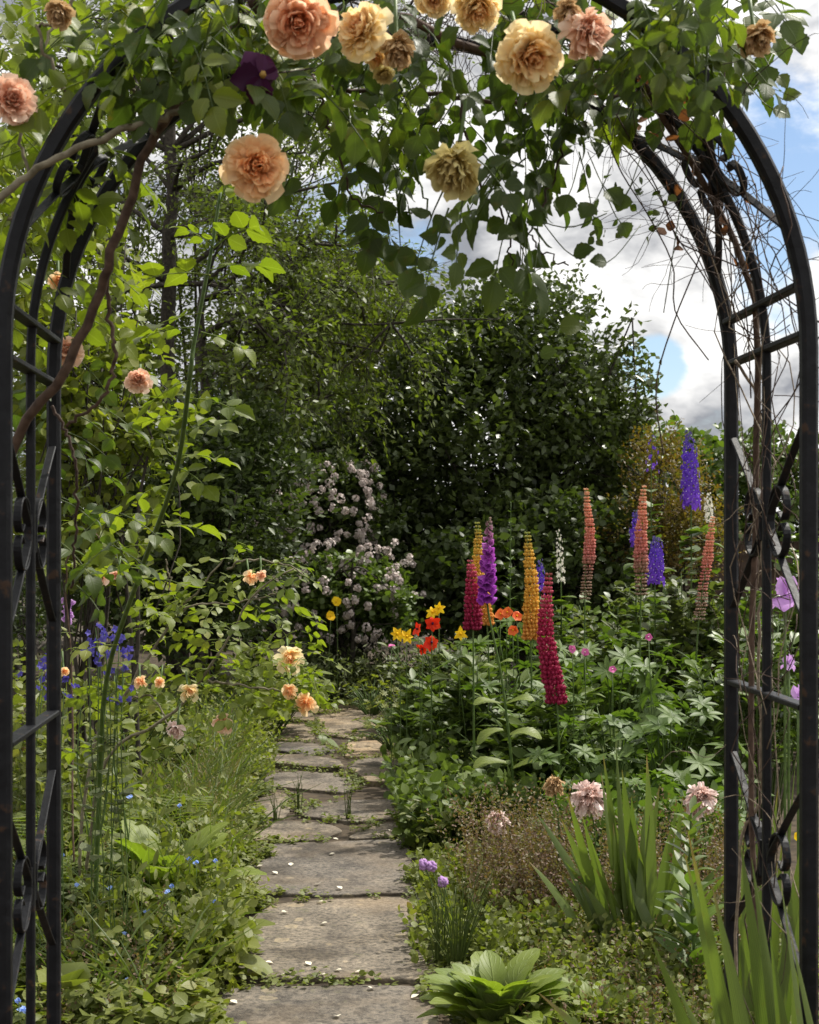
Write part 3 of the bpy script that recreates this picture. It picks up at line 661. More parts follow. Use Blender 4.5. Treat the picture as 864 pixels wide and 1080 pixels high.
def tufts(mb, pts, nl, size, T, h, lean=1.0, wid=1., up=.6):
    m = len(pts)
    for k in range(nl):
        a = rng.uniform(0, 2 * pi, m); d = nrm(np.stack([np.cos(a) * lean, np.sin(a) * lean, rng.uniform(-.1, up, m)], -1))
        hh = h * rng.random(m) ** 1.3
        pos = pts + np.stack([np.cos(a) * .01, np.sin(a) * .01, hh], -1)
        place(mb, T, pos, d, nrm(UP + rng.normal(0, .35, (m, 3))), size * rng.uniform(.5, 1.2, m), wid)


def strip_pts(n, side, y0, y1, spread, edge=0., zb=0.):
    Y = np.sqrt(rng.uniform(y0 ** 2, y1 ** 2, n)) if False else rng.uniform(y0, y1, n)
    w = rng.random(n) ** 1.5 * spread
    x = left_edge(Y) + edge - w if side < 0 else right_edge(Y) - edge + w
    x = x + .05 * np.sin(Y * 9) + .03 * np.sin(Y * 23)
    return np.stack([x, Y, np.full(n, zb)], -1)


mb = MB(); pts = strip_pts(10500, -1, 3.55, 11.2, 1.0, .0); tufts(mb, pts, 5, .027, T_MID, .06, .9)
pts = strip_pts(900, -1, 3.5, 4.9, .8, -.06); tufts(mb, pts, 6, .046, T_MID, .15, .9)
pts = strip_pts(7500, 1, 3.6, 8.5, 1.3, -.015); tufts(mb, pts, 5, .024, T_MID, .05, .9)
structure(mb.build('ground_cover', LM['cover']), 'stuff')
mb = MB()
for out in EDGE:                                          # creeping weeds in the joints
    e = out[rng.random(len(out)) < .85]; e = e + rng.normal(0, .014, e.shape); yy = e[:, 1]
    ok = rng.random(len(e)) < (.55 + .45 * np.sin(yy * 7.3 + e[:, 0] * 9))
    e = np.repeat(e[ok], 3, 0); e = e + rng.normal(0, .012, e.shape)
    tufts(mb, np.c_[e, np.full(len(e), .006)], 5, .022, T_MID, .028, 1., up=.5)
structure(mb.build('joint_weeds', LM['cover']), 'stuff')


def blades(mb, base, d, L, W, bend, rows=7, fold=.25, r=None):
    """Long tapering strap leaf."""
    t = np.linspace(0, 1, rows); d = nrm(np.array(d, float)); h = nrm(np.array([d[0], d[1], 0]) + 1e-6)
    pts = np.array([base + d * L * q + h * bend * L * q ** 2.2 - UP * abs(bend) * L * .55 * q ** 3 for q in t]); tg = nrm(np.gradient(pts, axis=0))
    side = nrm(np.cross(tg, np.array([rng.normal(0, .95), -1, .2]))); nn = np.cross(side, tg)
    w = W * np.minimum(1, .55 + 1.3 * t) * (1 - np.maximum(0, (t - .45) / .55) ** 1.8); w[-1] = W * .02
    V = np.stack([pts - side * w[:, None] / 2, pts + nn * (w * fold)[:, None], pts + side * w[:, None] / 2], 1)
    L_ = np.zeros((rows, 3, 3)); L_[:, :, 0] = (-1, 0, 1); L_[:, :, 1] = t[:, None]; L_[:, :, 2] = rng.random() if r is None else r
    Fq = [(i * 3 + j, i * 3 + j + 1, i * 3 + 3 + j + 1, i * 3 + 3 + j) for i in range(rows - 1) for j in range(2)]
    mb.add(V.reshape(-1, 3), np.array(Fq), L_.reshape(-1, 3))


def grass_field(name, mat, n, fpts, L, W, lean=.35, rows=4):
    mb = MB(); pts = fpts(n)
    for p in pts: blades(mb, p, (rng.normal(0, lean), rng.normal(0, lean), 1), L * rnd(None, .5, 1.2), W, rnd(None, .05, .5), rows)
    return structure(mb.build(name, mat), 'stuff')


grass_field('dry_grass', LM['straw'], 2200, lambda n: strip_pts(n, -1, 5.2, 9.5, .95, -.16), .28, .004)
grass_field('grass', LM['grass'], 2600, lambda n: strip_pts(n, -1, 3.7, 10.5, 1.05, -.14), .40, .007)
# brown spent sprigs of the low edging in the right-hand bed
def sprigs(name, n, fp, L, mat, size, nl, T=T_TINY):
    mb = MB(); p = fp(n); d = nrm(np.c_[rng.normal(0, .3, (n, 2)), np.ones(n)])
    leaves_on(mb, p, d, L * rng.uniform(.5, 1.2, n), nl, size, T, .8, droop=.0, jit=.5)
    return structure(mb.build(name, mat), 'stuff')


def patch(px0, px1, Y0, Y1): return lambda n: (lambda Y: np.stack([(rng.uniform(px0, px1, n) - CX) * Y / F_, Y, np.zeros(n)], -1))(rng.uniform(Y0, Y1, n))


sprigs('dry_undergrowth', 620, patch(500, 610, 4.7, 5.4), .36, LM['brown'], .016, 26)
sprigs('dry_undergrowth', 420, patch(620, 790, 4.5, 5.3), .34, LM['brown'], .016, 26)
sprigs('dry_undergrowth', 420, patch(560, 810, 3.5, 4.6), .16, LM['brown'], .013, 20)
sprigs('undergrowth', 520, patch(55, 245, 3.85, 5.8), .26, LM['lime'], .034, 11, T_MID)
sprigs('undergrowth', 320, patch(90, 240, 4.0, 6.5), .34, LM['cover'], .05, 9, T_LANCE)
sprigs('dry_undergrowth', 200, patch(50, 180, 3.6, 5.0), .26, LM['brown'], .014, 22)
sprigs('dry_undergrowth', 500, patch(90, 250, 5.2, 8.2), .30, LM['straw'], .014, 22, T_NARROW)
sprigs('undergrowth', 1100, patch(520, 830, 3.5, 4.7), .13, LM['cover'], .024, 9, T_MID)
sprigs('undergrowth', 700, patch(440, 640, 4.3, 5.6), .13, LM['cover'], .030, 7, T_MID)
sprigs('undergrowth', 900, patch(425, 640, 5.9, 7.3), .28, LM['peony'], .055, 9, T_MID)
sprigs('undergrowth', 500, patch(600, 780, 5.2, 6.6), .3, LM['lupin'], .055, 9, T_MID)
sprigs('undergrowth', 520, patch(290, 440, 10.6, 12.3), .42, LM['grey'], .05, 12, T_NARROW)
sprigs('undergrowth', 700, patch(60, 290, 7.5, 10), .35, LM['lime'], .035, 9, T_TINY)
sprigs('undergrowth', 900, patch(600, 900, 8.5, 12), .75, LM['hedge'], .075, 10, T_MID)
sprigs('undergrowth', 330, patch(-40, 120, 5.4, 7.5), .7, LM['cover'], .045, 14, T_MID)

# ------------------------------------------------------------------ leafy perennials
def palmate_plant(name, label, cat, base, n, h, spread, size, leaf, group=None, nleaf=9, T=T_LANCE, wid=1.):
    base = np.array(base, float); root = thing(name, label, cat, base, group); fm = MB(); sm = MB()
    for k in range(n):
        a = rnd(None, 0, 2 * pi); q = np.sqrt(rng.random()); e = base + np.array([cos(a) * spread * q, sin(a) * spread * q, h * (1 - .45 * q * q) * rnd(None, .45, 1.08)])
        c = curve([base + (cos(a) * .03, sin(a) * .03, 0), base * .45 + e * .55 + UP * h * .12, e], 5); tube(sm, c, np.linspace(.004, .0025, 5), 4)
        nn = nrm(np.array([cos(a) * .5, sin(a) * .5, 1]) + rng.normal(0, .25, 3)); x = nrm(np.cross(nn, (.3, .9, .1))); y = np.cross(nn, x)
        th = np.arange(nleaf) * 2 * pi / nleaf + rnd(None, 0, 1); dd = np.cos(th)[:, None] * x + np.sin(th)[:, None] * y + nn * .22
        place(fm, T, np.repeat(e[None], nleaf, 0), dd, nn, size * rnd(None, .7, 1.15) * rng.uniform(.85, 1.1, nleaf), wid)
    fm.build('foliage', LM[leaf], root); sm.build('stem', M_green, root); return root


def pinnate_clump(name, label, cat, base, n, h, spread, size, leaf, group=None, T=T_LANCE, per=9, wid=1.3):
    """Stems with lance leaflets all along: peony, phlox, geranium."""
    base = np.array(base, float); root = thing(name, label, cat, base, group); fm = MB(); sm = MB()
    for k in range(n):
        a = rnd(None, 0, 2 * pi); q = np.sqrt(rng.random()); b = base + np.array([cos(a), sin(a), 0]) * spread * .35 * q
        e = base + np.array([cos(a) * spread * q, sin(a) * spread * q, h * (1 - .4 * q * q) * rnd(None, .6, 1.05)])
        c = curve([b, b * .5 + e * .5 + UP * h * .1, e], 6); tube(sm, c, np.linspace(.005, .003, 6), 4)
        d = nrm(c[-1] - c[2]); p = c[2] + rng.random((per, 1)) * (c[-1] - c[2]); th = rng.uniform(0, 2 * pi, per)
        ld = nrm(np.stack([np.cos(th), np.sin(th), rng.uniform(-.15, .5, per)], -1) + d * .4)
        for s in (-.55, 0, .55):
            rot = np.stack([ld[:, 0] * cos(s) - ld[:, 1] * sin(s), ld[:, 0] * sin(s) + ld[:, 1] * cos(s), ld[:, 2]], -1)
            place(fm, T, p + ld * size * .35, rot, nrm(UP + rng.normal(0, .35, (per, 3))), size * rng.uniform(.7, 1.15, per), wid)
    fm.build('foliage', LM[leaf], root); sm.build('stem', M_green, root); return root


pinnate_clump('peony_plant', 'bushy peony clump with glossy divided leaves beside the path', 'plant', G(505, 7.2), 46, .74, .40, .115, 'peony')
pinnate_clump('peony_plant', 'peony clump with glossy leaves below the crimson lupin', 'plant', G(590, 6.7), 40, .62, .38, .115, 'peony')
pinnate_clump('peony_plant', 'small peony clump leaning over the raised flagstone', 'plant', G(447, 7.9), 26, .52, .26, .10, 'peony')
palmate_plant('lupin_leaf_clump', 'lupin foliage clump of fingered leaves below the salmon spikes', 'plant', G(645, 7.3), 44, .82, .40, .105, 'lupin')
palmate_plant('lupin_leaf_clump', 'lupin foliage clump with big stars of leaflets beside the slim iron post', 'plant', G(705, 6.2), 40, .66, .36, .105, 'lupin')
palmate_plant('lupin_leaf_clump', 'lupin foliage clump around the yellow lupin stems', 'plant', G(545, 8.2), 40, .84, .42, .105, 'lupin')
palmate_plant('lupin_leaf_clump', 'lupin foliage clump low down behind the iris fan', 'plant', G(655, 5.6), 26, .40, .34, .08, 'lupin')
pinnate_clump('phlox_clump', 'leafy green phlox clump seen through the iron arch side', 'plant', G(800, 6.6), 44, .95, .42, .085, 'hedge', per=14)
pinnate_clump('phlox_clump', 'pale leafy clump under the violet delphinium', 'plant', G(725, 8.8), 44, 1.16, .46, .10, 'grey', per=14, wid=1.8)
pinnate_clump('phlox_clump', 'tall leafy clump crowding the thick iron post', 'plant', G(850, 8.0), 46, 1.35, .5, .10, 'hedge', per=16, wid=1.8)
pinnate_clump('phlox_clump', 'light green clump behind the two salmon lupin spikes', 'plant', G(650, 9.4), 44, 1.05, .55, .09, 'grey', per=14, wid=1.6)
pinnate_clump('phlox_clump', 'soft green clump between the path end and the scarlet lilies', 'plant', G(470, 9.6), 40, .75, .45, .09, 'grey', per=12)
pinnate_clump('phlox_clump', 'ferny green clump at the path end under the blossom bush', 'plant', G(350, 11.3), 44, .52, .6, .08, 'grey', per=12)
pinnate_clump('phlox_clump', 'dim green clump beyond the yellow roses at the path edge', 'plant', G(270, 9.4), 40, .62, .5, .08, 'cover', per=12)
pinnate_clump('phlox_clump', 'green clump below the blue columbines', 'plant', G(110, 7.0), 40, .62, .5, .075, 'cover', per=12)
palmate_plant('ladys_mantle', 'frothy lime green edging plant spilling on the path corner', 'plant', G(418, 8.6), 60, .34, .28, .035, 'lime', nleaf=7, T=T_TINY)
palmate_plant('ladys_mantle', 'second lime green mound behind the frothy edging plant', 'plant', G(392, 10.3), 50, .30, .26, .035, 'lime', nleaf=7, T=T_TINY)
palmate_plant('geranium_mound', 'low cranesbill mound with tiny magenta flowers by the crimson lupin', 'plant', G(650, 6.2), 60, .56, .34, .05, 'lupin', nleaf=6, T=T_MID)
pinnate_clump('euphorbia_clump', 'low light green clump at the corner by the brown sprigs', 'plant', G(478, 6.0), 30, .3, .28, .05, 'cover', per=10)

# ------------------------------------------------------------------ spike flowers
def ellipsoid_tpl(seg=6, ring=4):
    V = [(0, 0, 0)]
    for i in range(1, ring):
        t = i / ring; r = sin(pi * t)
        for j in range(seg): V.append((cos(2 * pi * j / seg) * .38 * r, t, sin(2 * pi * j / seg) * .42 * r + .12 * sin(pi * t)))
    V.append((0, 1, .05)); V = np.array(V); Fs = []
    for j in range(seg): Fs.append((0, 1 + (j + 1) % seg, 1 + j, 1 + j))
    tri = [(0, 1 + (j + 1) % seg, 1 + j) for j in range(seg)] + [(len(V) - 1, 1 + (ring - 2) * seg + j, 1 + (ring - 2) * seg + (j + 1) % seg) for j in range(seg)]
    quad = [(1 + i * seg + j, 1 + i * seg + (j + 1) % seg, 1 + (i + 1) * seg + (j + 1) % seg, 1 + (i + 1) * seg + j) for i in range(ring - 2) for j in range(seg)]
    return V, tri, quad


EV, ETRI, EQUAD = ellipsoid_tpl()
T_POD = [(EV, np.array(ETRI), np.zeros((len(EV), 3)))]
T_PODQ = np.array(EQUAD)


def pods(mb, pos, d, n, size, t, wid=1.):
    m = len(pos); d = nrm(d); x = nrm(np.cross(d, n) + 1e-6); n = np.cross(x, d)
    sz = np.broadcast_to(size, (m,))[:, None, None]
    X = pos[:, None] + sz * (EV[None, :, 0:1] * wid * x[:, None] + EV[None, :, 1:2] * d[:, None] + EV[None, :, 2:3] * n[:, None])
    L = np.zeros((m, len(EV), 3)); L[:, :, 1] = np.broadcast_to(t, (m,))[:, None]; L[:, :, 2] = rng.random(m)[:, None]
    off = (np.arange(m) * len(EV))[:, None, None]
    mb.add(X.reshape(-1, 3), [(np.array(ETRI)[None] + off).reshape(-1, 3), (T_PODQ[None] + off).reshape(-1, 4)], L.reshape(-1, 3))


def spike_axis(b, t, bend=.02, n=40):
    m = (b + t) / 2 + np.array([rnd(None, -bend, bend), 0, 0]); return curve([b, m, t], n)


def lupin(label, pb, pt, Y, mat, rad=.036, group='lupin flower spikes', per=13, leafy=True, seeds=0.):
    b = P(*pb, Y); t = P(*pt, Y); base = np.array([b[0] + (b[0] - t[0]) * .6, Y + .02, 0]); root = thing('lupin', label, 'lupin', base, group)
    st = MB(); tube(st, curve([base, (base + b) / 2, b, t], 16), np.linspace(.007, .002, 16), 6); st.build('stem', M_green, root)
    ax = spike_axis(b, t, .035, 240); Ln = np.linalg.norm(t - b); nw = int(Ln / (.42 * rad + .0015)); fm = MB(); tops = MB()
    for k in range(nw):
        q = (k + .5) / nw; c = ax[min(239, int(q * 239.99))] + rng.normal(0, .0015, 3); r = rad * rnd(None, .93, 1.07) * (1 - .74 * q ** 2.0); m = max(4, int(per * (1 - .4 * q)))
        fl = .70 * rad * (1 - .60 * q ** 2) * (.62 if q < seeds else 1); th = np.arange(m) * 2 * pi / m + k * .41 + rng.normal(0, .08, m)
        o = np.stack([np.cos(th), np.sin(th), np.full(m, .35 + .5 * q)], -1); pos = c + o * (r * .48)
        pods(fm, pos + rng.normal(0, .001, pos.shape), o, np.broadcast_to(UP, (m, 3)), fl * rng.uniform(.8, 1.15, m), np.clip(q + rng.normal(0, .04, m), 0, 1), .72)
        if q > seeds:                                      # the raised banner petal behind each keel
            ob = nrm(o + UP * .9); place(fm, [diamond(.42, .12)], pos + o * r * .16, ob, nrm(o - UP * .2), fl * 1.0, 1.1, r=q); fm.l[-1][:, 1] = q
    fm.build('flower_spike', mat, root)
    if leafy:
        fo = MB(); s2 = fo
        for k in range(5):
            a = rnd(None, 0, 2 * pi); p0 = base + (b - base) * rnd(None, .35, .85); e = p0 + np.array([cos(a) * .14, sin(a) * .14, .08]); tube(s2, curve([p0, (p0 + e) / 2 + UP * .02, e], 4), .0022, 4)
            nn = nrm(np.array([cos(a) * .5, sin(a) * .5, 1])); x = nrm(np.cross(nn, (.3, .9, .1))); y = np.cross(nn, x); th = np.arange(9) * 2 * pi / 9
            place(fo, T_LANCE, np.repeat(e[None], 9, 0), np.cos(th)[:, None] * x + np.sin(th)[:, None] * y + nn * .2, nn, .075)
        fo.build('foliage', LM['lupin'], root)
    return root


lupin('tallest crimson lupin spike, leaning, standing in front of the others', (588, 746), (579, 606), 6.1, PM['lup_red'], .045)
lupin('deep pink lupin spike overlapping the purple foxglove', (499, 668), (496, 592), 6.6, PM['lup_red'], .042)
lupin('golden lupin spike standing clear beside the crimson one', (560, 678), (556, 562), 6.9, PM['lup_yel'], .042)
lupin('golden lupin spike half hidden behind purple foxglove', (514, 662), (504, 552), 7.1, PM['lup_yel'], .038)
lupin('slim salmon lupin spike going to seed beside the yellow one', (617, 634), (618, 516), 7.8, PM['lup_pnk'], .037, seeds=.3)
lupin('salmon lupin spike next to violet delphinium petals', (676, 630), (679, 514), 7.6, PM['lup_pnk'], .041, seeds=.2)
lupin('faded pink lupin spike mostly in seed near the iron post', (737, 656), (752, 546), 7.0, PM['lup_pnk'], .034, seeds=.5)


def bell_tpl(seg=8):
    V = []
    for i, (t, r) in enumerate(((0, .12), (.25, .26), (.7, .34), (1, .48))):
        for j in range(seg): V.append((cos(2 * pi * j / seg) * r, t, sin(2 * pi * j / seg) * r))
    Fq = [(i * seg + j, i * seg + (j + 1) % seg, (i + 1) * seg + (j + 1) % seg, (i + 1) * seg + j) for i in range(3) for j in range(seg)]
    return np.array(V), np.array(Fq), np.array([(0, v[1], 0) for v in V])


T_BELL = [bell_tpl()]


def foxglove(label, pb, pt, Y, mat, leafpts):
    b = P(*pb, Y); t = P(*pt, Y); g = P(542, 830, Y); base = np.array([g[0], Y, 0]); root = thing('foxglove', label, 'foxglove', base)
    sp = curve([base, g, P(530, 720, Y), b, t], 20); st = MB(); tube(st, sp, np.linspace(.008, .003, 20), 6); st.build('stem', M_green, root)
    ax = curve([b, t], 40); Ln = np.linalg.norm(t - b); fm = MB(); nn = 62
    for k in range(nn):
        q = k / nn; c = ax[int(q * 39.9)]; th = rnd(None, -pi * 1.0, 0.1) if rng.random() < .8 else rnd(None, 0, pi); s = .046 * (1 - .78 * q ** 1.4)
        o = np.array([cos(th), sin(th), -.75 + .6 * q]); place(fm, T_BELL, c[None], o[None], UP[None], s, 1.); fm.l[-1][:, 1] = q
    fm.build('flower_spike', mat, root)
    fo = MB()
    for (px, py, dx, dz, s) in leafpts:
        p = P(px, py, Y); place(fo, T_OBL, p[None], np.array([[dx, -.35, dz]]), np.array([[0, -.35, 1.]]), s, 1.25)
    fo.build('foliage', LM['prim'], root); return root


foxglove('purple foxglove spike between the deep pink and golden lupins', (513, 628), (516, 546), 6.3, PM['fox'],
         [(528, 742, -.8, .25, .13), (534, 742, .8, .4, .13), (531, 770, -1, .1, .15), (538, 775, .9, .5, .16), (535, 805, -1, .3, .17), (541, 810, .9, .5, .17), (536, 835, -1, .05, .17), (543, 838, .9, .2, .16), (524, 705, -.7, .5, .07), (527, 700, .7, .5, .07)])


def pointed_spike(label, base_px, Y, pts, leaf='lupin'):
    """A tall budded stem with narrow leaves and no open flowers."""
    base = G(base_px, Y); root = thing('budding_stem', label, 'plant', base); c = curve([base] + [P(*p, Y) for p in pts], 24)
    st = MB(); tube(st, c, np.linspace(.006, .002, 24), 5); st.build('stem', M_green, root); fm = MB()
    for k in range(4, 24):
        for s in (0, 1, 2): a = rnd(None, 0, 2 * pi); place(fm, T_LANCE, c[k][None], np.array([[cos(a), sin(a), .6]]), UP[None], .075 * (1.3 - k / 24), 1.)
    fm.build('foliage', LM[leaf], root); return root


pointed_spike('tall narrow leaved budding stem behind the foxglove', 538, 8.4, [(538, 650), (539, 530)])


def florets(mb, pos, o, size, t, np_=5):
    for k in range(np_):
        m = len(pos); x = nrm(np.cross(o, UP + 1e-3)); y = np.cross(o, x); a = 2 * pi * k / np_ + rng.normal(0, .1, m)
        d = np.cos(a)[:, None] * x + np.sin(a)[:, None] * y + o * .25; place(mb, [diamond(.42, .15)], pos, d, o, size * rng.uniform(.8, 1.15, m), 1.); mb.l[-1][:, 1] = np.repeat(np.broadcast_to(t, (m,)), 4)


def delphinium(label, pb, pt, Y, rad=.045, n=90, mat='delph', group='delphinium spikes', size=.024):
    b = P(*pb, Y); t = P(*pt, Y); base = np.array([b[0], Y, 0]); root = thing('delphinium', label, 'delphinium', base, group)
    st = MB(); tube(st, curve([base, b, t], 14), np.linspace(.007, .002, 14), 5); st.build('stem', M_green, root)
    q = (np.arange(n) + .5) / n; th = np.arange(n) * 2.4; o = nrm(np.stack([np.cos(th), np.sin(th), np.full(n, .1)], -1)); ax = b + (t - b) * np.clip(q + rng.normal(0, .02, n), 0, 1)[:, None]; rr = rad * (1 - .6 * q ** 2.5) * rng.uniform(.7, 1.15, n)
    fm = MB(); florets(fm, ax + o * rr[:, None] * rng.uniform(.6, 1.05, (n, 1)), o, size * (1 - .6 * q ** 2), q); fm.build('flower_spike', PM[mat], root)
    eye = MB(); pods(eye, ax + o * rr[:, None] * .95, o, np.broadcast_to(UP, (n, 3)), .009 * (1 - .6 * q), 0.); eye.build('white_floret_eyes', PM['white'], root)  # white eyes of the florets, small solid pods joined in one mesh
    fo = MB(); ph = rng.uniform(0, 2 * pi, 40); pp = base + (b - base) * rng.uniform(.25, .95, (40, 1)); place(fo, T_MID, pp, np.stack([np.cos(ph), np.sin(ph), rng.uniform(-.1, .5, 40)], -1), UP[None], .11, 1.2); fo.build('foliage', LM['hedge'], root)
    return root


delphinium('tall violet delphinium spike in front of the hedge, close to the iron post', (729, 535), (726, 455), 9.2, .06, 110, size=.03)
delphinium('short violet delphinium spike just beside the salmon lupin', (691, 616), (692, 566), 8.2, .05, 70, size=.028)
delphinium('violet delphinium mostly hidden behind the salmon lupin', (671, 575), (671, 538), 8.4, .035, 40)
delphinium('thin fading blue delphinium above the russet shrub', (687, 500), (689, 455), 10.5, .05, 18, size=.02)
delphinium('small blue delphinium tip behind the golden lupin', (569, 625), (570, 590), 8.0, .03, 22)
delphinium('pale cream white spike of small bells behind the crimson lupin', (592, 615), (589, 558), 8.6, .028, 46, 'white', None, .015)
delphinium('white flowering spike above the faded lupin at the iron post', (748, 550), (748, 520), 8.6, .03, 30, 'white', None, .018)


# ------------------------------------------------------------------ roses
def rose_mesh(mb, c, face, R, n=110, wilt=0., flat=0., shag=1.):
    face = nrm(np.array(face, float)); x = nrm(np.cross(face, (.12, .2, 1))); y = np.cross(face, x)
    rows, cols = 5, 5; s = np.linspace(0, 1, rows); w = np.linspace(-1, 1, cols)
    Fq = np.array([(i * cols + j, i * cols + j + 1, (i + 1) * cols + j + 1, (i + 1) * cols + j) for i in range(rows - 1) for j in range(cols - 1)])
    nq = rng.integers(4, 7); qp = rnd(None, 0, 6); qa = rnd(None, .12, .3)
    for i in range(n):
        f = (i + .5) / n; ang = i * 2.39996 + rng.normal(0, .25); ang += qa * f * sin(nq * ang + qp); L = R * (1.0 - .42 * f) * rnd(None, .74, 1.10)
        e0 = R_(2 + 66 * f ** .85 - flat * 10) + rng.normal(0, .20 + .3 * wilt); curl = R_(-34 + 70 * f) + rng.normal(0, .2 + .6 * wilt)
        ru = rng.uniform(0, 6.3); hwid = L * shag * (.40 - .17 * f) * rnd(None, .85, 1.15)
        rr = np.zeros(rows); hh = np.zeros(rows); rr[0] = .03 * R; hh[0] = .02 * R * f
        for k in range(1, rows):
            e = e0 + curl * s[k] ** 1.5; rr[k] = rr[k - 1] + L * .25 * cos(e); hh[k] = hh[k - 1] + L * .25 * sin(e)
        hw = hwid * np.maximum(.10, s ** .62) * (1 - .25 * s ** 5)
        V = np.zeros((rows, cols, 3)); ca, sa = cos(ang), sin(ang)
        for k in range(rows):
            X = w * hw[k]; cup = (.20 + .42 * f) * w ** 2 * hw[k]
            ruff = R * (.05 + .04 * f + .10 * wilt) * s[k] ** 2 * np.sin(w * 3.1 + ru) + R * .045 * s[k] * np.sin(w * 5 + ru * 2)
            rad = rr[k] - cup * (.35 + .5 * f) - (.10 * hw[k] * w ** 2 if k == rows - 1 else 0); hgt = hh[k] + cup * (.75 - .3 * f) + ruff
            px = rad * ca - X * sa; py = rad * sa + X * ca
            V[k] = c + px[:, None] * x + py[:, None] * y + hgt[:, None] * face
        if wilt: V += rng.normal(0, R * .05 * wilt, V.shape); V[:, :, 2] -= (wilt * R * .45 * s ** 2)[:, None]
        L_ = np.zeros((rows, cols, 3)); L_[:, :, 0] = w[None]; L_[:, :, 1] = s[:, None]; L_[:, :, 2] = f
        mb.add(V.reshape(-1, 3), Fq, L_.reshape(-1, 3))


def bloom(root, px, py, Y, diam, mat, face=(0, -1, -.2), wilt=0., n=110, name='rose_bloom', label=None, flat=0., shag=1.):
    c = P(px, py, Y); Rr = diam * .90 / 2 * Y / F_; mb = MB(); f = nrm(np.array(face, float)); rose_mesh(mb, c - f * Rr * .25, f, Rr * 1.08, n, wilt, flat, shag)
    o = mb.build(name, PM[mat], root)
    if label: o['label'] = label
    sm = MB(); b = c - f * Rr * .25; place(sm, T_MID, np.repeat((b - f * Rr * .1)[None], 5, 0), nrm(rng.normal(size=(5, 3)) - f * .3), f, Rr * .8, .6)
    tube(sm, curve([b, b - f * Rr * .8 + UP * .01, b - f * Rr * 1.6 + UP * .05], 4), (.004, .003, .003), 5)
    sm.build('sepal', M_green, o); return o


def compound(fm, sm, pos, d, size, pairs=2, leaflets=.9, T=T_BIG, hang=.0, wid=.86):
    """Rose leaves: a stalk with two or three pairs of leaflets and an end leaflet."""
    pos = np.asarray(pos, float).reshape(-1, 3); m = len(pos); d = nrm(np.broadcast_to(d, (m, 3)).astype(float)); size = np.broadcast_to(size, (m,)) * rng.uniform(.75, 1.2, m)
    for i in range(m):
        n0 = nrm(UP + rng.normal(0, .55, 3)); x = nrm(np.cross(d[i], n0)); n0 = np.cross(x, d[i]); Ln = size[i] * (1.35 + .75 * pairs) * .62
        c = np.array([pos[i] + d[i] * Ln * q - UP * hang * Ln * q * q for q in (0, .35, .7, 1)]); tube(sm, c, (.0016, .0012, .001, .001), 4, cap=False)
        hue = rng.random(); at = [c[-1]]; dd = [c[-1] - c[-2]]; sz = [1.1]
        for k in range(pairs):
            q = .38 + .5 * k / max(1, pairs - 1) if pairs > 1 else .6; p = pos[i] + d[i] * Ln * q - UP * hang * Ln * q * q
            for s in (-1, 1): at.append(p + x * s * .004); dd.append(nrm(x * s * .95 + d[i] * .45 - UP * hang * .5 + rng.normal(0, .12, 3))); sz.append(.82 + .12 * k)
        place(fm, T, np.array(at), np.array(dd), nrm(n0 + rng.normal(0, .22, (len(at), 3))), size[i] * np.array(sz) * leaflets, wid, r=np.clip(hue + rng.normal(0, .08, len(at)), 0, 1))


# ---- the wrought iron arch
ARCH = np.array([0.006, 2.1, 0.0]); RZ = R_(3.8); HW, SPR, DEP = .600, 1.61, .40
ax_d = np.array([-sin(RZ), cos(RZ), 0]); ax_w = np.array([cos(RZ), sin(RZ), 0])


def arch_pt(side, u, s, inset=0.):
    """side -1/+1, u = depth 0..DEP, s = length up the leg then round the arc."""
    r = HW - inset
    if s <= SPR: x, z = r, s
    else: a = (s - SPR) / HW; x, z = r * cos(a), SPR + r * sin(a)
    return ARCH + ax_d * u + ax_w * side * x + UP * z


def arch_out(side, s):
    a = max(0, (s - SPR) / HW); return ax_w * side * cos(a) + UP * sin(a)


arch = thing('rose_arch', 'black wrought iron garden arch with scrolled sides framing the path', 'arch', ARCH)
top_s = SPR + HW * pi / 2


def hoop(u, w, h, s0=-.05):
    ss = list(np.linspace(s0, SPR, 8)) + list(np.linspace(SPR, top_s, 26))[1:]
    pts = [arch_pt(-1, u, s) for s in ss] + [arch_pt(1, u, s) for s in ss[::-1][1:]]
    sd = [ax_d for _ in pts]; mb = MB(); sweep_rect(mb, pts, np.array(sd), w, h, .22); return mb


hoop(0, .024, .025).build('hoop', M_iron, arch, smooth=False)
hoop(DEP, .023, .023).build('hoop', M_iron, arch, smooth=False)
hoop(DEP / 2, .013, .014, .35).build('middle_hoop', M_iron, arch, smooth=False)
for side, dz in ((-1, 0), (1, .045)):
    for s in (.42, 1.02, 1.59, 1.665, 2.28):
        if s > 2: pts = [arch_pt(side, u, s) for u in np.linspace(.013, DEP - .013, 5)]
        else: pts = [arch_pt(side, u, s + dz) for u in np.linspace(.013, DEP - .013, 5)]
        mb = MB(); sweep_rect(mb, pts, arch_out(side, s), .024, .009, .2); mb.build('crossbar', M_iron, arch, smooth=False)


def scroll(side, sc, flip, kind, k=1.):
    half = {'bow': [(.014, -.15), (.06, -.115), (.125, -.06), (.182, .0), (.125, .06), (.06, .115), (.014, .15)],
            'up': [(.184, -.03), (.172, .03), (.145, .055), (.112, .050), (.098, .022), (.112, .004), (.128, .014)],
            'dn': [(.184, .03), (.172, -.03), (.145, -.055), (.112, -.050), (.098, -.022), (.112, -.004), (.128, -.014)]}[kind]
    c = curve([(a, b, 0) for a, b in half], 26); pts = []; nv = []
    for q in c:
        u = q[0] if not flip else DEP - q[0]; s = sc + q[1] * k; pts.append(arch_pt(side, u, s, 0.0)); nv.append(arch_out(side, s))
    mb = MB(); sweep_rect(mb, pts, np.array(nv), .013, .0045, .3); mb.build('scroll', M_iron, arch, smooth=False)


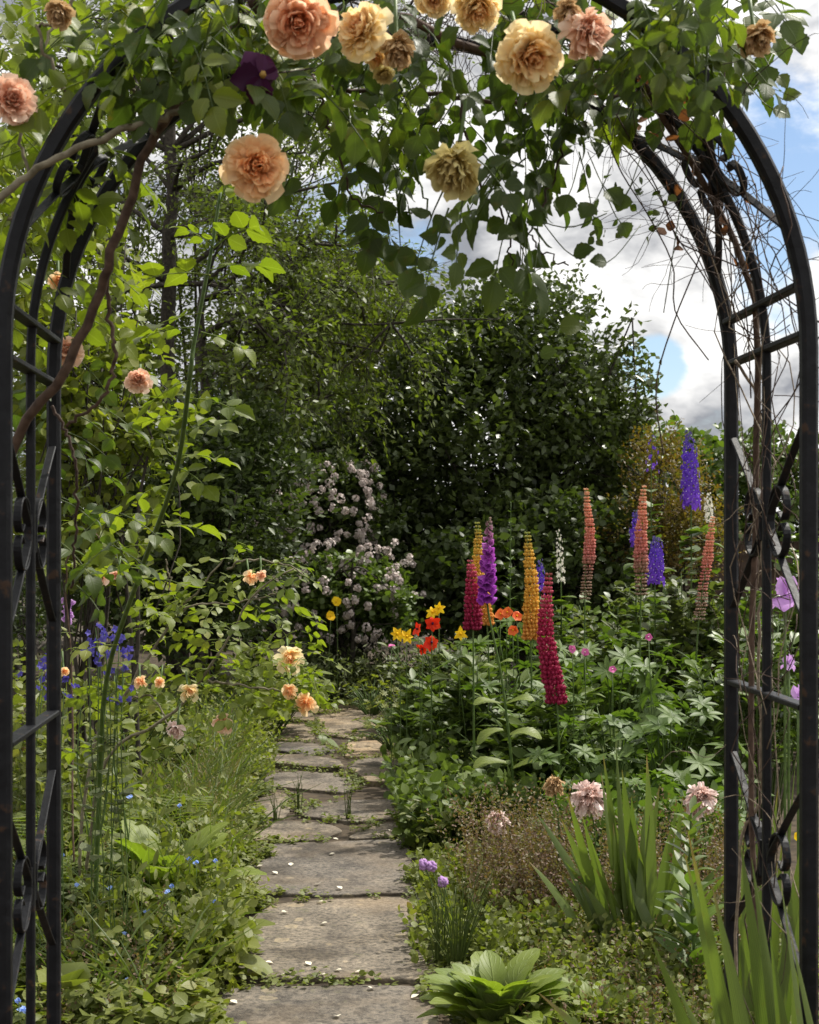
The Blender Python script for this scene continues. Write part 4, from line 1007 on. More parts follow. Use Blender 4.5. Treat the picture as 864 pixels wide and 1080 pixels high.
for side, dz in ((-1, -.01), (1, .01)):
    for sc, k in ((.78, 1.0), (1.34, 1.0), (1.93, .95)):
        for flip in (False, True):
            for kind in ('bow', 'up', 'dn'): scroll(side, sc + dz, flip, kind, k)

# ---- climbing rose over the arch
cr = thing('climbing_rose', 'apricot climbing rose with drooping dark leaves over the arch crown', 'rose', ARCH + ax_w * .66 + ax_d * .2)
for cps, rr, mt in (
    ([arch_pt(-1, .1, 2.3) , P(300, 40, 2.25), P(400, 15, 2.2), P(520, 60, 2.25), P(640, 70, 2.3), arch_pt(1, .2, 2.1), arch_pt(1, .25, 1.7), arch_pt(1, .28, 1.0), arch_pt(1, .2, 0)], .008, M_cane),
    ([P(250, 60, 2.4), P(340, 90, 2.4), P(450, 100, 2.45), P(560, 110, 2.45), P(700, 95, 2.4), P(760, 60, 2.4)], .005, M_cane),
    ([P(330, 80, 2.3), P(355, 150, 2.3), P(380, 215, 2.3), P(435, 225, 2.3)], .0025, M_twig), ([P(480, 90, 2.3), P(500, 180, 2.3), P(530, 230, 2.3), P(540, 280, 2.3)], .0025, M_twig),
    ([P(600, 90, 2.3), P(590, 170, 2.3), P(560, 250, 2.3), P(600, 280, 2.3)], .0022, M_twig), ([P(420, 60, 2.25), P(425, 140, 2.25), P(455, 230, 2.25)], .0025, M_green)):
    mb = MB(); c = curve(cps, 40, .003); tube(mb, c, np.linspace(rr, rr * .6, 40), 7); mb.build('cane', mt, cr)
fm = MB(); sm = fm; fy = MB()
lowx = [240, 270, 300, 340, 380, 420, 470, 520, 560, 600, 640, 700, 760, 800]; lowy = [75, 105, 125, 150, 175, 190, 205, 215, 190, 150, 135, 95, 60, 30]
for k in range(172):
    x = rnd(None, 235, 790); yl = np.interp(x, lowx, lowy); y = -30 + (yl + 20) * rng.random() ** .9; Y = rnd(None, 2.09, 2.6)
    a = rnd(None, 0, 2 * pi); compound(fm if rng.random() < .87 else fy, sm, P(x, y - 12, Y), np.array([cos(a) * .8, sin(a) * .7 - .2, -.55]), .050, 2 if rng.random() < .6 else 3, hang=.35)
BL = [(314, 22, 48), (381, 30, 36), (560, 58, 44), (505, 8, 34), (458, 0, 28), (270, 174, 44), (478, 172, 40), (620, 28, 36), (420, 55, 28), (400, 68, 20), (275, 78, 30)]
for k in range(70):
    if rng.random() < .62: x = rnd(None, 590, 770); y = rnd(None, -35, 50 + (x - 590) * .22)
    else: x = rnd(None, 130, 320); y = rnd(None, -30, 70)
    if any((x - a) ** 2 + (y + 25 - b) ** 2 < (c + 18) ** 2 for a, b, c in BL): continue
    a = rnd(None, 0, 2 * pi); compound(fm if rng.random() < .8 else fy, sm, P(x, y - 10, rnd(None, 1.95, 2.06)), np.array([cos(a) * .8, sin(a) * .3 - .1, -.55]), .045, 2, hang=.35)
for k in range(16):
    x = rnd(None, 360, 640); y = np.interp(x, lowx, lowy) + rnd(None, -15, 15); compound(fm, sm, P(x, y, rnd(None, 2.05, 2.45)), np.array([rnd(None, -.5, .5), -.2, -.9]), .05, 2, hang=.4)
fm.build('foliage', LM['rosed'], cr); fy.build('foliage', LM['rosey'], cr);
for (x, y, d, m, f, w, lb) in (
    (314, 22, 88, 'pink', (.10, -.85, -.5), .05, 'pink apricot bloom'), (381, 30, 66, 'yellow', (-.5, -.8, .2), .0, None), (560, 58, 80, 'yellow', (.25, -.9, -.45), .2, None),
    (505, 8, 58, 'yellow', (.1, -.7, -.8), .2, None), (458, -2, 44, 'yellow', (0, -.8, -.6), .1, None), (270, 174, 76, 'apricot', (.2, -1, -.18), .16, 'largest open apricot bloom'),
    (478, 172, 66, 'cream', (-.3, -.7, -.8), .75, 'faded cream green bloom'), (622, 30, 62, 'blush', (.65, -.7, -.2), .55, 'wilting pink cream bloom'), (600, 12, 34, 'wilt', (0, -.8, -.6), .6, None),
    (420, 50, 42, 'wilt', (.1, -.7, -.8), .8, 'withered brown bloom'), (397, 62, 28, 'yellow', (-.1, -.9, -.5), .1, None), (405, 78, 26, 'cream', (.1, -.6, -.8), .3, None), (800, 36, 44, 'wilt', (.1, -.8, -.6), .7, 'withered tan bloom at the end')):
    bloom(cr, x, y, 1.98 if d > 30 else 2.02, d, m, f, w, 150 if w < .3 else 90, label=lb)

# dark clematis flower in the rose
cl = thing('clematis_flower', 'single dark purple clematis bloom hanging beside the big pink rose', 'flower', P(275, 80, 1.95)); mb = MB(); fc = nrm(np.array([.5, -.9, -.3]))
xx = nrm(np.cross(fc, UP)); yy = np.cross(fc, xx)
for a in (0.3, 1.5, 2.8, 4.1, 5.3): place(mb, T_BIG, P(275, 80, 1.95)[None], (cos(a) * xx + sin(a) * yy - fc * .2)[None], fc[None], .042, 1.25)
mb.build('petal', PM['purple'], cl); mb = MB(); pods(mb, P(275, 80, 1.95)[None] + fc * .001, fc[None], UP[None], .014, 0.); mb.build('stamen', PM['cream'], cl)
mb = MB(); tube(mb, curve([P(275, 78, 2.06), P(300, 76, 2.12), P(330, 72, 2.2)], 6), .0014, 5); mb.build('stem', M_twig, cl)

# ---- rose canes on the near side of the arch, with their own leaves
lr = thing('rose_cane', 'thorny brown and grey rose canes crossing the arch rods, with yellowish leaves', 'rose', (-.68, 2.3, 0))
for cps, rr, mt in (
    ([P(-60, 900, 2.35), P(-20, 600, 2.3), P(17, 466, 2.25), P(67, 393, 2.2), P(100, 320, 2.18), P(117, 270, 2.15), P(140, 200, 2.15), P(163, 143, 2.15), P(187, 110, 2.15), P(213, 66, 2.2), P(262, 10, 2.25), P(300, -40, 2.3)], .0085, M_cane),
    ([P(-30, 236, 2.0), P(0, 208, 2.0), P(60, 166, 2.0), P(130, 137, 2.0), P(165, 128, 2.0), P(200, 112, 2.02), P(243, 97, 2.04)], .0058, M_gcane),
    ([P(112, 280, 2.2), P(116, 330, 2.2), P(122, 370, 2.2), P(110, 415, 2.2), P(70, 450, 2.25)], .0035, M_cane),
    ([P(165, 143, 2.1), P(150, 120, 2.12), P(140, 95, 2.12), P(120, 60, 2.1)], .003, M_gcane), ([P(195, 112, 2.05), P(188, 70, 2.05), P(180, 30, 2.1)], .003, M_gcane),
    ([P(85, -10, 2.1), P(60, 25, 2.1), P(40, 30, 2.1), P(60, 80, 2.1), P(76, 108, 2.1)], .003, M_gcane), ([P(0, 240, 2.2), P(30, 200, 2.2), P(20, 130, 2.2), P(50, 40, 2.2), P(95, -20, 2.3)], .003, M_gcane),
    ([P(55, 428, 2.4), P(78, 480, 2.4), P(80, 560, 2.45), P(75, 620, 2.5)], .003, M_twig)):
    mb = MB(); c = curve(cps, 40, .002); tube(mb, c, np.linspace(rr, rr * .75, 40), 7)
    if rr > .005:
        for k in range(3, 38, 2): place(mb, [diamond(.3, .2)], c[k][None] , np.array([[rnd(), rnd(), .3]]), UP[None], .011, 1.)
    mb.build('cane', mt, lr)
fm = MB(); sm = fm
for k in range(175):
    if rng.random() < .55: x, y = rnd(None, -40, 130), rnd(None, -20, 190)
    elif rng.random() < .55: x, y = rnd(None, 100, 270), rnd(None, -20, 70)
    else: x, y = rnd(None, -40, 110), rnd(None, 190, 340)
    a = rnd(None, 0, 2 * pi); compound(fm, sm, P(x, y, rnd(None, 2.1, 2.9)), np.array([cos(a), sin(a) * .7, -.35]), .046, 2, hang=.3)
fm.build('foliage', LM['rosey'], lr); fm = MB(); sm = fm
for k in range(26): a = rnd(None, 0, 2 * pi); compound(fm, sm, P(rnd(None, 15, 130), rnd(None, 380, 620), rnd(None, 2.45, 3.2)), np.array([cos(a), sin(a) * .7, -.3]), .045, 2, hang=.3)
for k in range(40): x, y = rnd(None, 100, 262), rnd(None, -20, 62); a = rnd(None, 0, 2 * pi); compound(fm, sm, P(x, y, rnd(None, 2.0, 2.4)), np.array([cos(a), sin(a) * .7, -.5]), .05, 2, hang=.3)
fm.build('foliage', LM['rosed'], lr);
for (x, y, d, m, f, w, lb) in ((12, 104, 62, 'blush', (.5, -.9, 0), .15, None), (62, 12, 34, 'wilt', (0, -.8, -.6), .6, 'wilted cream bloom'), (70, 368, 40, 'blush', (.1, -1, .1), .3, None), (62, 296, 22, 'apricot', (.3, -1, 0), .2, None)):
    bloom(lr, x, y, 2.05 if y < 200 else 2.7, d, m, f, w, label=lb)

# ---- upright young shoot
sh = thing('rose_shoot', 'upright thick green rose shoot with fresh yellow green leaves', 'rose', G(110, 3.05))
mb = MB(); c = curve([G(98, 4.3), P(104, 860, 4.2), P(112, 720, 3.95), P(146, 610, 3.55), P(185, 500, 3.2), P(200, 400, 3.05), P(205, 360, 3.05), P(222, 270, 3.05), P(233, 200, 3.05)], 40); tube(mb, c, np.linspace(.0085, .0032, 40), 8); mb.build('cane', M_green, sh)
fm = MB(); sm = fm
for (x, y, dx, dz, s) in ((222, 290, -.9, .1, .062), (222, 285, .9, .25, .062), (215, 330, -1, -.1, .066), (212, 350, .9, -.15, .06), (205, 345, -1, .05, .066), (202, 400, -.8, -.3, .06), (200, 420, .9, .0, .05), (196, 440, -1, .15, .055), (190, 480, .9, .1, .05), (186, 492, .7, -.2, .05), (182, 510, -.9, -.1, .05), (172, 545, -.8, .2, .055), (170, 555, .9, .2, .06), (160, 575, -1, .1, .055), (150, 600, -.8, .2, .055), (148, 610, .9, .1, .06), (225, 262, .7, .5, .055), (226, 262, -.5, .5, .055), (232, 215, .3, .8, .04), (140, 640, .8, .1, .05), (195, 455, .8, .3, .05), (125, 680, -.9, .1, .05), (118, 700, .9, .2, .05), (112, 730, -.8, .0, .05), (110, 760, .8, .2, .05), (108, 790, -.9, .1, .05), (106, 830, .7, .2, .05)):
    compound(fm, sm, P(x, y, np.interp(y, [400, 500, 610, 720, 860], [3.05, 3.2, 3.55, 3.95, 4.2])), np.array([dx, rnd(None, -.7, .1), dz]), s * 1.12, 2, hang=.25)
fm.build('foliage', LM['rosey'], sh);
bloom(sh, 146, 400, 3.2, 30, 'blush', (.1, -1, .2), .15)

# ---- rose bush with arching canes by the path
rb = thing('rose_bush', 'arching rose bush with fading peach blooms leaning over the path', 'rose', G(80, 4.6)); B0 = G(80, 4.6)
canes = [[B0, P(95, 800, 4.6), P(140, 720, 4.6), P(180, 655, 4.6), P(215, 615, 4.6), P(235, 590, 4.6)], [B0, P(110, 810, 4.4), P(165, 765, 4.4), P(215, 715, 4.4), P(245, 665, 4.4), P(275, 620, 4.4), P(310, 600, 4.4)],
         [P(175, 660, 4.6), P(200, 640, 4.5), P(250, 635, 4.5), P(300, 625, 4.5)], [P(215, 718, 4.4), P(250, 722, 4.3), P(290, 728, 4.3), P(330, 735, 4.3)], [B0, P(75, 700, 4.9), P(70, 600, 4.9), P(95, 560, 4.9), P(120, 590, 4.9)],
         [P(175, 655, 4.6), P(180, 620, 4.6), P(175, 590, 4.6)], [P(240, 600, 4.6), P(262, 590, 4.5), P(300, 595, 4.5), P(325, 610, 4.5)], [P(130, 740, 4.6), P(160, 735, 4.5), P(180, 770, 4.4)]]
for k, cps in enumerate(canes): mb = MB(); c = curve(cps, 24, .003); tube(mb, c, np.linspace(.0065 if k < 2 else .004, .0025, 24), 6); mb.build('cane', M_gcane if k != 4 else M_cane, rb)
fm = MB(); sm = fm
for cps in canes:
    c = curve(cps, 40); 
    for k in range(9 if len(cps) < 5 else 15):
        q = c[rng.integers(10 if len(cps) > 4 else 2, 40)] + rng.normal(0, .03, 3); a = rnd(None, 0, 2 * pi); compound(fm, sm, q, np.array([cos(a), sin(a) * .6 - .1, rnd(None, -.4, .3)]), .044, 2, T=T_MID, hang=.25)
for k in range(70):
    x, y = rnd(None, 120, 320), rnd(None, 640, 760); a = rnd(None, 0, 2 * pi)
    if y > 690 + (x - 120) * .35: continue
    compound(fm, sm, P(x, y, rnd(None, 4.3, 5)), np.array([cos(a), sin(a) * .6 - .1, rnd(None, -.4, .3)]), .044, 2, T=T_MID, hang=.25)
for k in range(34): a = rnd(None, 0, 2 * pi); compound(fm, sm, P(rnd(None, 255, 340), rnd(None, 690, 750), rnd(None, 4.2, 4.4)), np.array([cos(a), sin(a) * .6 - .1, rnd(None, -.4, .3)]), .04, 2, T=T_MID, hang=.25)
fm.build('foliage', LM['rosey'], rb);
for (x, y, d, m, w) in ((106, 608, 22, 'blush', .2), (122, 606, 15, 'blush', .3), (265, 608, 18, 'apricot', .4), (276, 606, 15, 'pink', .3), (306, 693, 38, 'yellow', .5), (322, 740, 32, 'apricot', .2), (305, 728, 20, 'apricot', .4), (184, 768, 26, 'peony', .6), (235, 760, 28, 'blush', .6), (148, 717, 18, 'apricot', .7), (168, 719, 14, 'apricot', .3), (200, 728, 24, 'yellow', .6), (68, 708, 14, 'apricot', .2)):
    bloom(rb, x, y, 4.25, d, m, (rnd(None, -.3, .5), -1, rnd(None, -.3, .3)), w, 34)

# ------------------------------------------------------------------ dry climber tangle on the arch leg
tv = thing('clematis_vine', 'leafless tangle of dry clematis stems wound round the slim arch leg', 'climber', arch_pt(1, .3, 0) * (1, 1, 0))
mb = MB(); pm = MB(); dl = MB(); gl = MB(); gs = gl
for k in range(17):
    u = rnd(None, .08, .36); s0 = rnd(None, .3, 1.5); s1 = rnd(None, 1.9, 2.45); pts = []
    for s in np.linspace(s0, s1, 12): u = np.clip(u + rng.normal(0, .05), -.02, .5); pts.append(arch_pt(1, u, s) + rng.normal(0, .018, 3) * (1.3, 1, 1))
    tube(mb if k % 3 else pm, curve(pts, 30), rnd(None, .0006, .0014), 4)
for k in range(300):
    s = 2.50 - .85 * rng.random() ** 2.2; p = arch_pt(1, rnd(None, 0, .42), s); pts = [p]; d = nrm(rng.normal(size=3) + np.array([-.35, 0, .1]))
    for j in range(6): d = nrm(d + rng.normal(0, .35, 3) - UP * .06); p = p + d * rnd(None, .02, .05); pts.append(p)
    tube(mb, curve(pts, 12), np.linspace(.0010, .0004, 12), 3)
for k in range(26):
    s = rnd(None, .3, 1.6); p = arch_pt(1, rnd(None, 0, .42), s); pts = [p]; d = nrm(rng.normal(size=3))
    for j in range(5): d = nrm(d + rng.normal(0, .4, 3)); p = p + d * .035; pts.append(p)
    tube(pm if k % 2 else mb, curve(pts, 10), np.linspace(.0010, .0004, 10), 3)
for (a, b) in ((( 700, 60), (790, 300)), ((655, 120), (760, 330)), ((750, 0), (790, 420)), ((640, 130), (740, 380)), ((760, 110), (690, 480)), ((700, 240), (860, 330))):
    m = [P(a[0] + (b[0] - a[0]) * q + rnd(None, -12, 12), a[1] + (b[1] - a[1]) * q, 2.35) for q in np.linspace(0, 1, 6)]; tube(mb, curve(m, 20), .0014, 4)
tube(pm, curve([P(775, 380, 2.42), P(800, 420, 2.42), P(806, 520, 2.36), P(805, 600, 2.36), P(800, 700, 2.36), P(803, 800, 2.36), P(800, 850, 2.4), P(780, 930, 2.45), G(770, 2.5)], 40, .002), .0028, 5)
for k in range(26): p = arch_pt(1, rnd(None, .05, .4), rnd(None, 1.8, 2.4)) + rng.normal(0, .03, 3); place(dl, T_MID, p + rng.normal(0, .008, (2, 3)), rng.normal(size=(2, 3)), rng.normal(size=(2, 3)), .022, 1.2)
for k in range(30): p = P(rnd(None, 610, 720), rnd(None, 180, 260), rnd(None, 2.2, 2.5)); place(gl, T_MID, p[None], np.array([[rnd(), rnd(), -.4]]), rng.normal(size=(1, 3)), .016, 1.2)
for (x, y, dx, dz, s) in ((640, 200, .5, -.6, .036), (660, 205, -.4, -.7, .034), (625, 215, -.5, -.6, .034), (590, 345, .9, .1, .04), (605, 270, .9, .3, .034), (640, 277, -.9, .2, .03), (600, 205, -.3, -.8, .036), (570, 375, .9, .3, .028), (835, 35, .3, -.8, .04), (805, 70, .3, -.8, .04), (815, 115, .9, -.3, .034), (826, 105, .9, .3, .03), (792, 95, -.6, -.2, .036), (820, 80, .6, -.5, .03), (655, 235, .5, -.8, .03), (560, 300, -.2, -.9, .036)):
    place(gl, T_BIG, P(x, y, 2.2)[None], np.array([[dx, -.3, dz]]), np.array([[0, -.8, .5]]), s, 1.25); tube(gs, curve([P(x, y, 2.2), P(x - dx * 14, y - 10, 2.22), P(x - dx * 40, y - 40, 2.25)], 6), .0009, 4)
tube(gs, curve([P(770, -20, 2.2), P(760, 60, 2.2), P(730, 150, 2.2), P(700, 330, 2.25)], 12), .001, 4); tube(gs, curve([P(560, 230, 2.2), P(600, 240, 2.2), P(640, 225, 2.2)], 8), .001, 4)
mb.build('dry_stem', M_twig, tv); pm.build('pale_stem', M_pale, tv); dl.build('withered_foliage', LM['dead'], tv); gl.build('foliage', LM['rosed'], tv)

# ------------------------------------------------------------------ irises, rosettes, ferns and small plants
def iris(label, base_px, Y, spec, W=.030, name='iris', group=None):
    base = G(base_px, Y); root = thing(name, label, 'iris', base, group); mb = MB()
    for (bx, tx, ty, bend) in spec:
        b = G(bx, Y + rnd(None, -.08, .08)); t = P(tx, ty, Y + rnd(None, -.06, .06)); v = t - b; L = np.linalg.norm(v); blades(mb, b, v / L, L * 1.03, W * rnd(None, .8, 1.15), bend, 11, .10)
    mb.build('foliage', LM['iris'], root); return root


iris('fan of upright iris blades beside the brown sprigs', 660, 4.45, [(652, 580, 855, .08), (655, 598, 865, .03), (650, 618, 862, .02), (660, 628, 878, .05), (662, 640, 800, .02), (668, 652, 880, .04), (672, 668, 838, .05), (676, 690, 830, .03), (680, 662, 920, .1), (690, 698, 880, .05), (690, 700, 915, .1), (655, 590, 960, .3), (648, 610, 920, .15), (664, 650, 790, 0), (672, 680, 850, .02), (684, 640, 950, .2), (660, 678, 960, .25), (690, 720, 870, .1), (700, 655, 895, .05), (640, 612, 985, .3), (658, 606, 905, .08), (670, 634, 915, .05), (676, 646, 845, .02), (686, 676, 890, .05), (655, 606, 890, .05), (662, 622, 935, .04), (676, 660, 815, .02), (680, 668, 905, .03), (690, 706, 850, .06), (694, 716, 900, .08), (668, 648, 925, .02), (698, 735, 930, .15), (660, 636, 820, .01), (640, 592, 880, .06), (700, 748, 905, .12), (656, 648, 870, .02), (680, 682, 860, .03), (630, 572, 905, .10), (622, 566, 950, .25), (700, 752, 940, .22), (712, 742, 865, .06), (705, 716, 840, .03), (640, 604, 840, .03), (626, 590, 930, .12), (716, 764, 900, .12), (634, 628, 960, .3), (708, 730, 955, .3), (646, 648, 905, .05), (690, 684, 800, .02)], .034)
iris('broad pale iris blades at the very corner below the thick iron post', 815, 2.02, [(850, 742, 888, .02), (845, 755, 905, .06), (862, 795, 905, .02), (868, 806, 915, .02), (835, 736, 1028, .35), (930, 851, 985, .03), (950, 875, 955, .02), (840, 775, 985, .15), (930, 900, 1000, .05), (880, 826, 1000, .02), (830, 745, 965, .1), (860, 780, 940, .04), (900, 838, 940, .02), (845, 722, 1000, .3), (905, 846, 1030, .02)], .043)
iris('iris blades growing inside the arch leg', 805, 3.6, [(800, 790, 880, .02), (805, 800, 850, .02), (812, 822, 880, .05), (815, 830, 920, .1), (820, 838, 850, .06), (806, 812, 905, .05), (796, 775, 930, .1), (826, 845, 930, .05), (790, 785, 905, .03), (812, 790, 945, .1), (800, 815, 835, .02), (822, 830, 800, .03), (838, 846, 840, .03)], .026)


def chives(label, base_px, Y, n, h, group='chive tufts', flower=None, spread=.22):
    base = G(base_px, Y); root = thing('chives', label, 'chives', base, group); mb = MB()
    for k in range(n):
        a = rnd(None, 0, 2 * pi); e = base + np.array([cos(a) * h * spread * rng.random(), sin(a) * h * spread * rng.random(), h * rnd(None, .5, 1)]); b = base + np.array([cos(a), sin(a), 0]) * .012
        tube(mb, curve([b, b * .5 + e * .5 + rng.normal(0, .006, 3), e + np.array([cos(a), sin(a), -.3]) * rnd(None, 0, .03)], 7), np.linspace(.0026, .0008, 7), 5)
    mb.build('foliage', LM['grass'], root)
    for (x, y) in flower or ():
        c = P(x, y, Y); fm = MB(); d = nrm(rng.normal(size=(26, 3)) + UP * .4); pods(fm, np.repeat(c[None], 26, 0), d, rng.normal(size=(26, 3)), .020, rng.random(26)); fm.build('flower_head', PM['mauve'], root)
        st = MB(); tube(st, curve([base, (base + c) / 2 + (.01, 0, .02), c], 7), .0018, 5); st.build('stem', M_green, root)


chives('slender chive tuft growing over the edge of the largest flagstone', 464, 4.33, 20, .30)
chives('taller chive clump with mauve flower heads at the path edge', 482, 4.28, 34, .34, flower=[(447, 912), (455, 914), (467, 930)], spread=.4)
chives('thin grass tuft between two weathered flagstones', 368, 6.55, 12, .17, 'grass tufts in the paving', spread=.1)
chives('taller thin grass tuft near the small square flagstone', 314, 6.7, 14, .21, 'grass tufts in the paving', spread=.1)
chives('sparse grass tuft at the weedy edge of the small square flagstone', 291, 6.5, 9, .18, 'grass tufts in the paving', spread=.25)


def rosette(name, label, cat, base, n, L, leaf='prim', up=.9, wid=1.4, T=T_OBL, group=None):
    base = np.array(base, float); root = thing(name, label, cat, base, group); mb = MB()
    for k in range(n):
        a = k * 2.4 + rng.normal(0, .2); q = k / n; d = np.array([cos(a), sin(a), up * (.35 + 1.5 * q)]); place(mb, T, (base + np.array([cos(a), sin(a), 0]) * .015)[None], d[None], np.array([[-cos(a) * .8, -sin(a) * .8, 1.2]]), L * rnd(None, .75, 1.1), wid)
    mb.build('foliage', LM[leaf], root); return root


rosette('primrose', 'fresh light green primrose rosette of crinkled leaves at the path corner', 'primrose', G(525, 3.72), 64, .25, up=2.3, wid=.78)
rosette('primrose', 'smaller primrose rosette next to the larger one', 'primrose', G(632, 3.76), 32, .17, up=1.7, wid=.78)
rosette('foxglove_rosette', 'yellow green leaf rosette standing upright in the weedy bed', 'plant', G(172, 4.75), 16, .44, 'prim', up=3.0, wid=.8)
rosette('foxglove_rosette', 'pointed green leaf rosette near the weedy path edge', 'plant', G(208, 4.3), 14, .32, 'lime', up=2.0, wid=.95)
rosette('dock_plant', 'broad heart shaped leaves at the foot of the arch', 'plant', G(66, 3.4, .24), 6, .075, 'cover', up=1.0, wid=2.3, T=T_BIG)
rosette('hosta_plant', 'single upright broad leaf by the fallen petals', 'plant', G(245, 4.55), 6, .13, 'cover', up=.8, wid=1.3)


def fern(label, base, n, L, seed, group='fern fronds in the weedy bed'):
    base = np.array(base, float); root = thing('fern', label, 'fern', base, group); mb = MB(); sm = MB()
    for k in range(n):
        a = k * 2 * pi / n + rng.normal(0, .3); d = np.array([cos(a) * .42, sin(a) * .42, 1.]); Lk = L * rnd(None, .75, 1.1)
        c = np.array([base + d * Lk * q + np.array([cos(a), sin(a), 0]) * .28 * Lk * q * q - UP * .45 * Lk * q ** 2.5 for q in np.linspace(0, 1, 22)]); tube(sm, c, np.linspace(.003, .001, 22), 4)
        t = nrm(np.gradient(c, axis=0)); x = nrm(np.cross(t, UP)); w = Lk * .26 * np.sin(pi * np.linspace(.18, 1, 22)) ** .7
        for s in (-1, 1): place(mb, T_NARROW, c[3:], (x * s + t * .35)[3:], UP[None], w[3:] + .006, 1.25)
    mb.build('foliage', LM['fern'], root); sm.build('stem', M_green, root)


fern('pale fern with arching fronds beside the thin upright stems', G(118, 4.5), 8, .46, 1)
fern('fern behind the yellow green rosette', G(150, 5.4), 8, .46, 2)
fern('small fern fronds curling over the blue forget-me-nots', G(100, 4.1), 6, .32, 3)
fern('fern deep in the bed near the iron rods', G(75, 5.0), 8, .52, 4)


def stem_plant(name, label, cat, px, Y, h, n, leafL, leaf, lean=0., wid=1., T=T_LANCE, up=.8):
    base = G(px, Y); root = thing(name, label, cat, base); st = MB(); c = curve([base, base + (lean * .5, 0, h * .5), base + (lean, 0, h)], 20); tube(st, c, np.linspace(.006, .003, 20), 5); st.build('stem', M_green, root)
    mb = MB()
    for k in range(n): q = c[int(3 + 16.9 * k / n)]; a = k * 2.4; place(mb, T, q[None], np.array([[cos(a), sin(a), up]]), np.array([[-cos(a) * .4, -sin(a) * .4, 1]]), leafL * (1.1 - .5 * k / n), wid)
    mb.build('foliage', LM[leaf], root)


stem_plant('lily_plant', 'single leafy lily stem with whorled narrow leaves by the iris fan', 'lily', 722, 4.2, .50, 46, .12, 'iris', .02)
stem_plant('lily_plant', 'shorter leafy lily stem with wide dark leaves beside iris fan', 'lily', 735, 4.05, .34, 16, .16, 'lupin', -.02, 1.3)


def poppy_stem(px, Y, h):
    base = G(px, Y); root = thing('tall_stem', 'thin bare green stem rising out of the ferns', 'stem', base, 'thin bare stems among the ferns'); mb = MB(); tube(mb, curve([base, base + (rnd(None, -.05, .05), 0, h * .35), base + (rnd(None, -.04, .04), 0, h * .7), base + (rnd(None, -.06, .06), 0, h)], 12), np.linspace(.0042, .002, 12), 5); mb.build('stem', M_green, root)
    fm = MB(); a = rng.uniform(0, 6.3, 5); place(fm, T_LANCE, base + UP * h * rng.uniform(.3, .9, (5, 1)), np.stack([np.cos(a), np.sin(a), np.full(5, .6)], -1), UP[None], .06); fm.build('foliage', LM['grass'], root)


for px, Y, h in ((60, 4.3, .9), (84, 4.6, .8), (105, 4.4, .78), (122, 4.7, .85), (92, 5.0, .7), (134, 5.2, .6)): poppy_stem(px, Y, h)


# ------------------------------------------------------------------ single small flowers
def flower(name, label, cat, px, py, Y, n, size, mat, eye='gold', group=None, face=(0, -1, .4), wid=1.0, T=None, stem=True, z0=0.):
    c = P(px, py, Y); base = np.array([c[0], Y, z0]) if stem else c; root = thing(name, label, cat, base, group); f = nrm(np.array(face, float) + rng.normal(0, .12, 3)); x = nrm(np.cross(f, UP + 1e-3)); y = np.cross(f, x)
    mb = MB(); a = np.arange(n) * 2 * pi / n + rnd(None, 0, 1); place(mb, T or T_MID, np.repeat(c[None], n, 0), np.cos(a)[:, None] * x + np.sin(a)[:, None] * y + f * .3, f, size * rng.uniform(.85, 1.1, n), wid); mb.build('petal', PM[mat], root)
    if eye: e = MB(); pods(e, c[None], f[None], UP[None], size * .35, 0.); e.build('eye', PM[eye], root)
    if stem: s = MB(); tube(s, curve([base, (base + c) / 2 + rng.normal(0, .008, 3), c], 6), .0025, 5); s.build('stem', M_green, root)
    return root


for (x, y, s, fc, lb) in ((456, 658, .048, (.3, -1, .2), 'upper scarlet lily bloom beside the golden daisies'), (455, 678, .050, (.2, -1, .1), 'lower scarlet lily bloom beside the golden daisies'), (441, 664, .040, (-.8, -.6, .2), 'side turned scarlet lily bloom nearest to the path'), (446, 684, .036, (-.5, -.8, -.4), 'drooping scarlet lily bloom lowest of the cluster')):
    flower('lily', lb, 'lily', x, y, 7.0, 6, s, 'red', 'purple', 'scarlet lilies', fc, 1.0)
for (x, y, s, lb) in ((419, 669, .045, 'golden yellow lily nearest to the path'), (429, 672, .045, 'golden yellow lily touching the scarlet ones'), (456, 646, .045, 'golden star lily above the scarlet blooms'), (463, 642, .040, 'topmost golden star lily above the scarlet blooms'), (486, 669, .042, 'golden star lily alone under the deep pink lupin')):
    flower('yellow_lily', lb, 'lily', x, y, 7.1, 6, s, 'gold', 'gold', 'golden lilies', wid=.62)
for (x, y, lb) in ((355, 635, 'upper golden poppy against the lower blossom bush'), (349, 650, 'lower golden poppy under the blossom bush')): flower('welsh_poppy', lb, 'poppy', x, y, 10.6, 4, .04, 'gold', 'gold', 'golden poppies', wid=1.9)
for (x, y, lb) in ((535, 646, 'orange geum flower between the golden lupins'), (545, 650, 'orange geum flower touching the golden lupin'), (528, 648, 'orange geum flower right under the foxglove'), (541, 665, 'lowest orange geum flower by the golden lupin')): flower('geum', lb, 'flower', x, y, 7.3, 6, .034, 'orange', 'gold', 'orange geums', wid=1.4)
for (x, y, lb) in ((617, 688, 'magenta cranesbill flower, widest open of the four'), (604, 685, 'tiny magenta cranesbill bud like flower by the crimson lupin'), (646, 706, 'magenta cranesbill flower lowest in the leaves'), (684, 672, 'magenta cranesbill flower under the salmon lupin')): flower('cranesbill', lb, 'flower', x, y, 6.2, 5, .020, 'magenta', 'white', 'magenta cranesbills', wid=1.5)
flower('peony_bud', 'small round pink peony bud next to the golden lily', 'bud', 413, 681, 7.3, 8, .022, 'magenta', None, None, (0, -.3, 1), 1.6)
flower('welsh_poppy', 'small yellow poppy low between iris and iron posts', 'poppy', 844, 882, 4.6, 4, .024, 'gold', 'gold', None, wid=1.9)
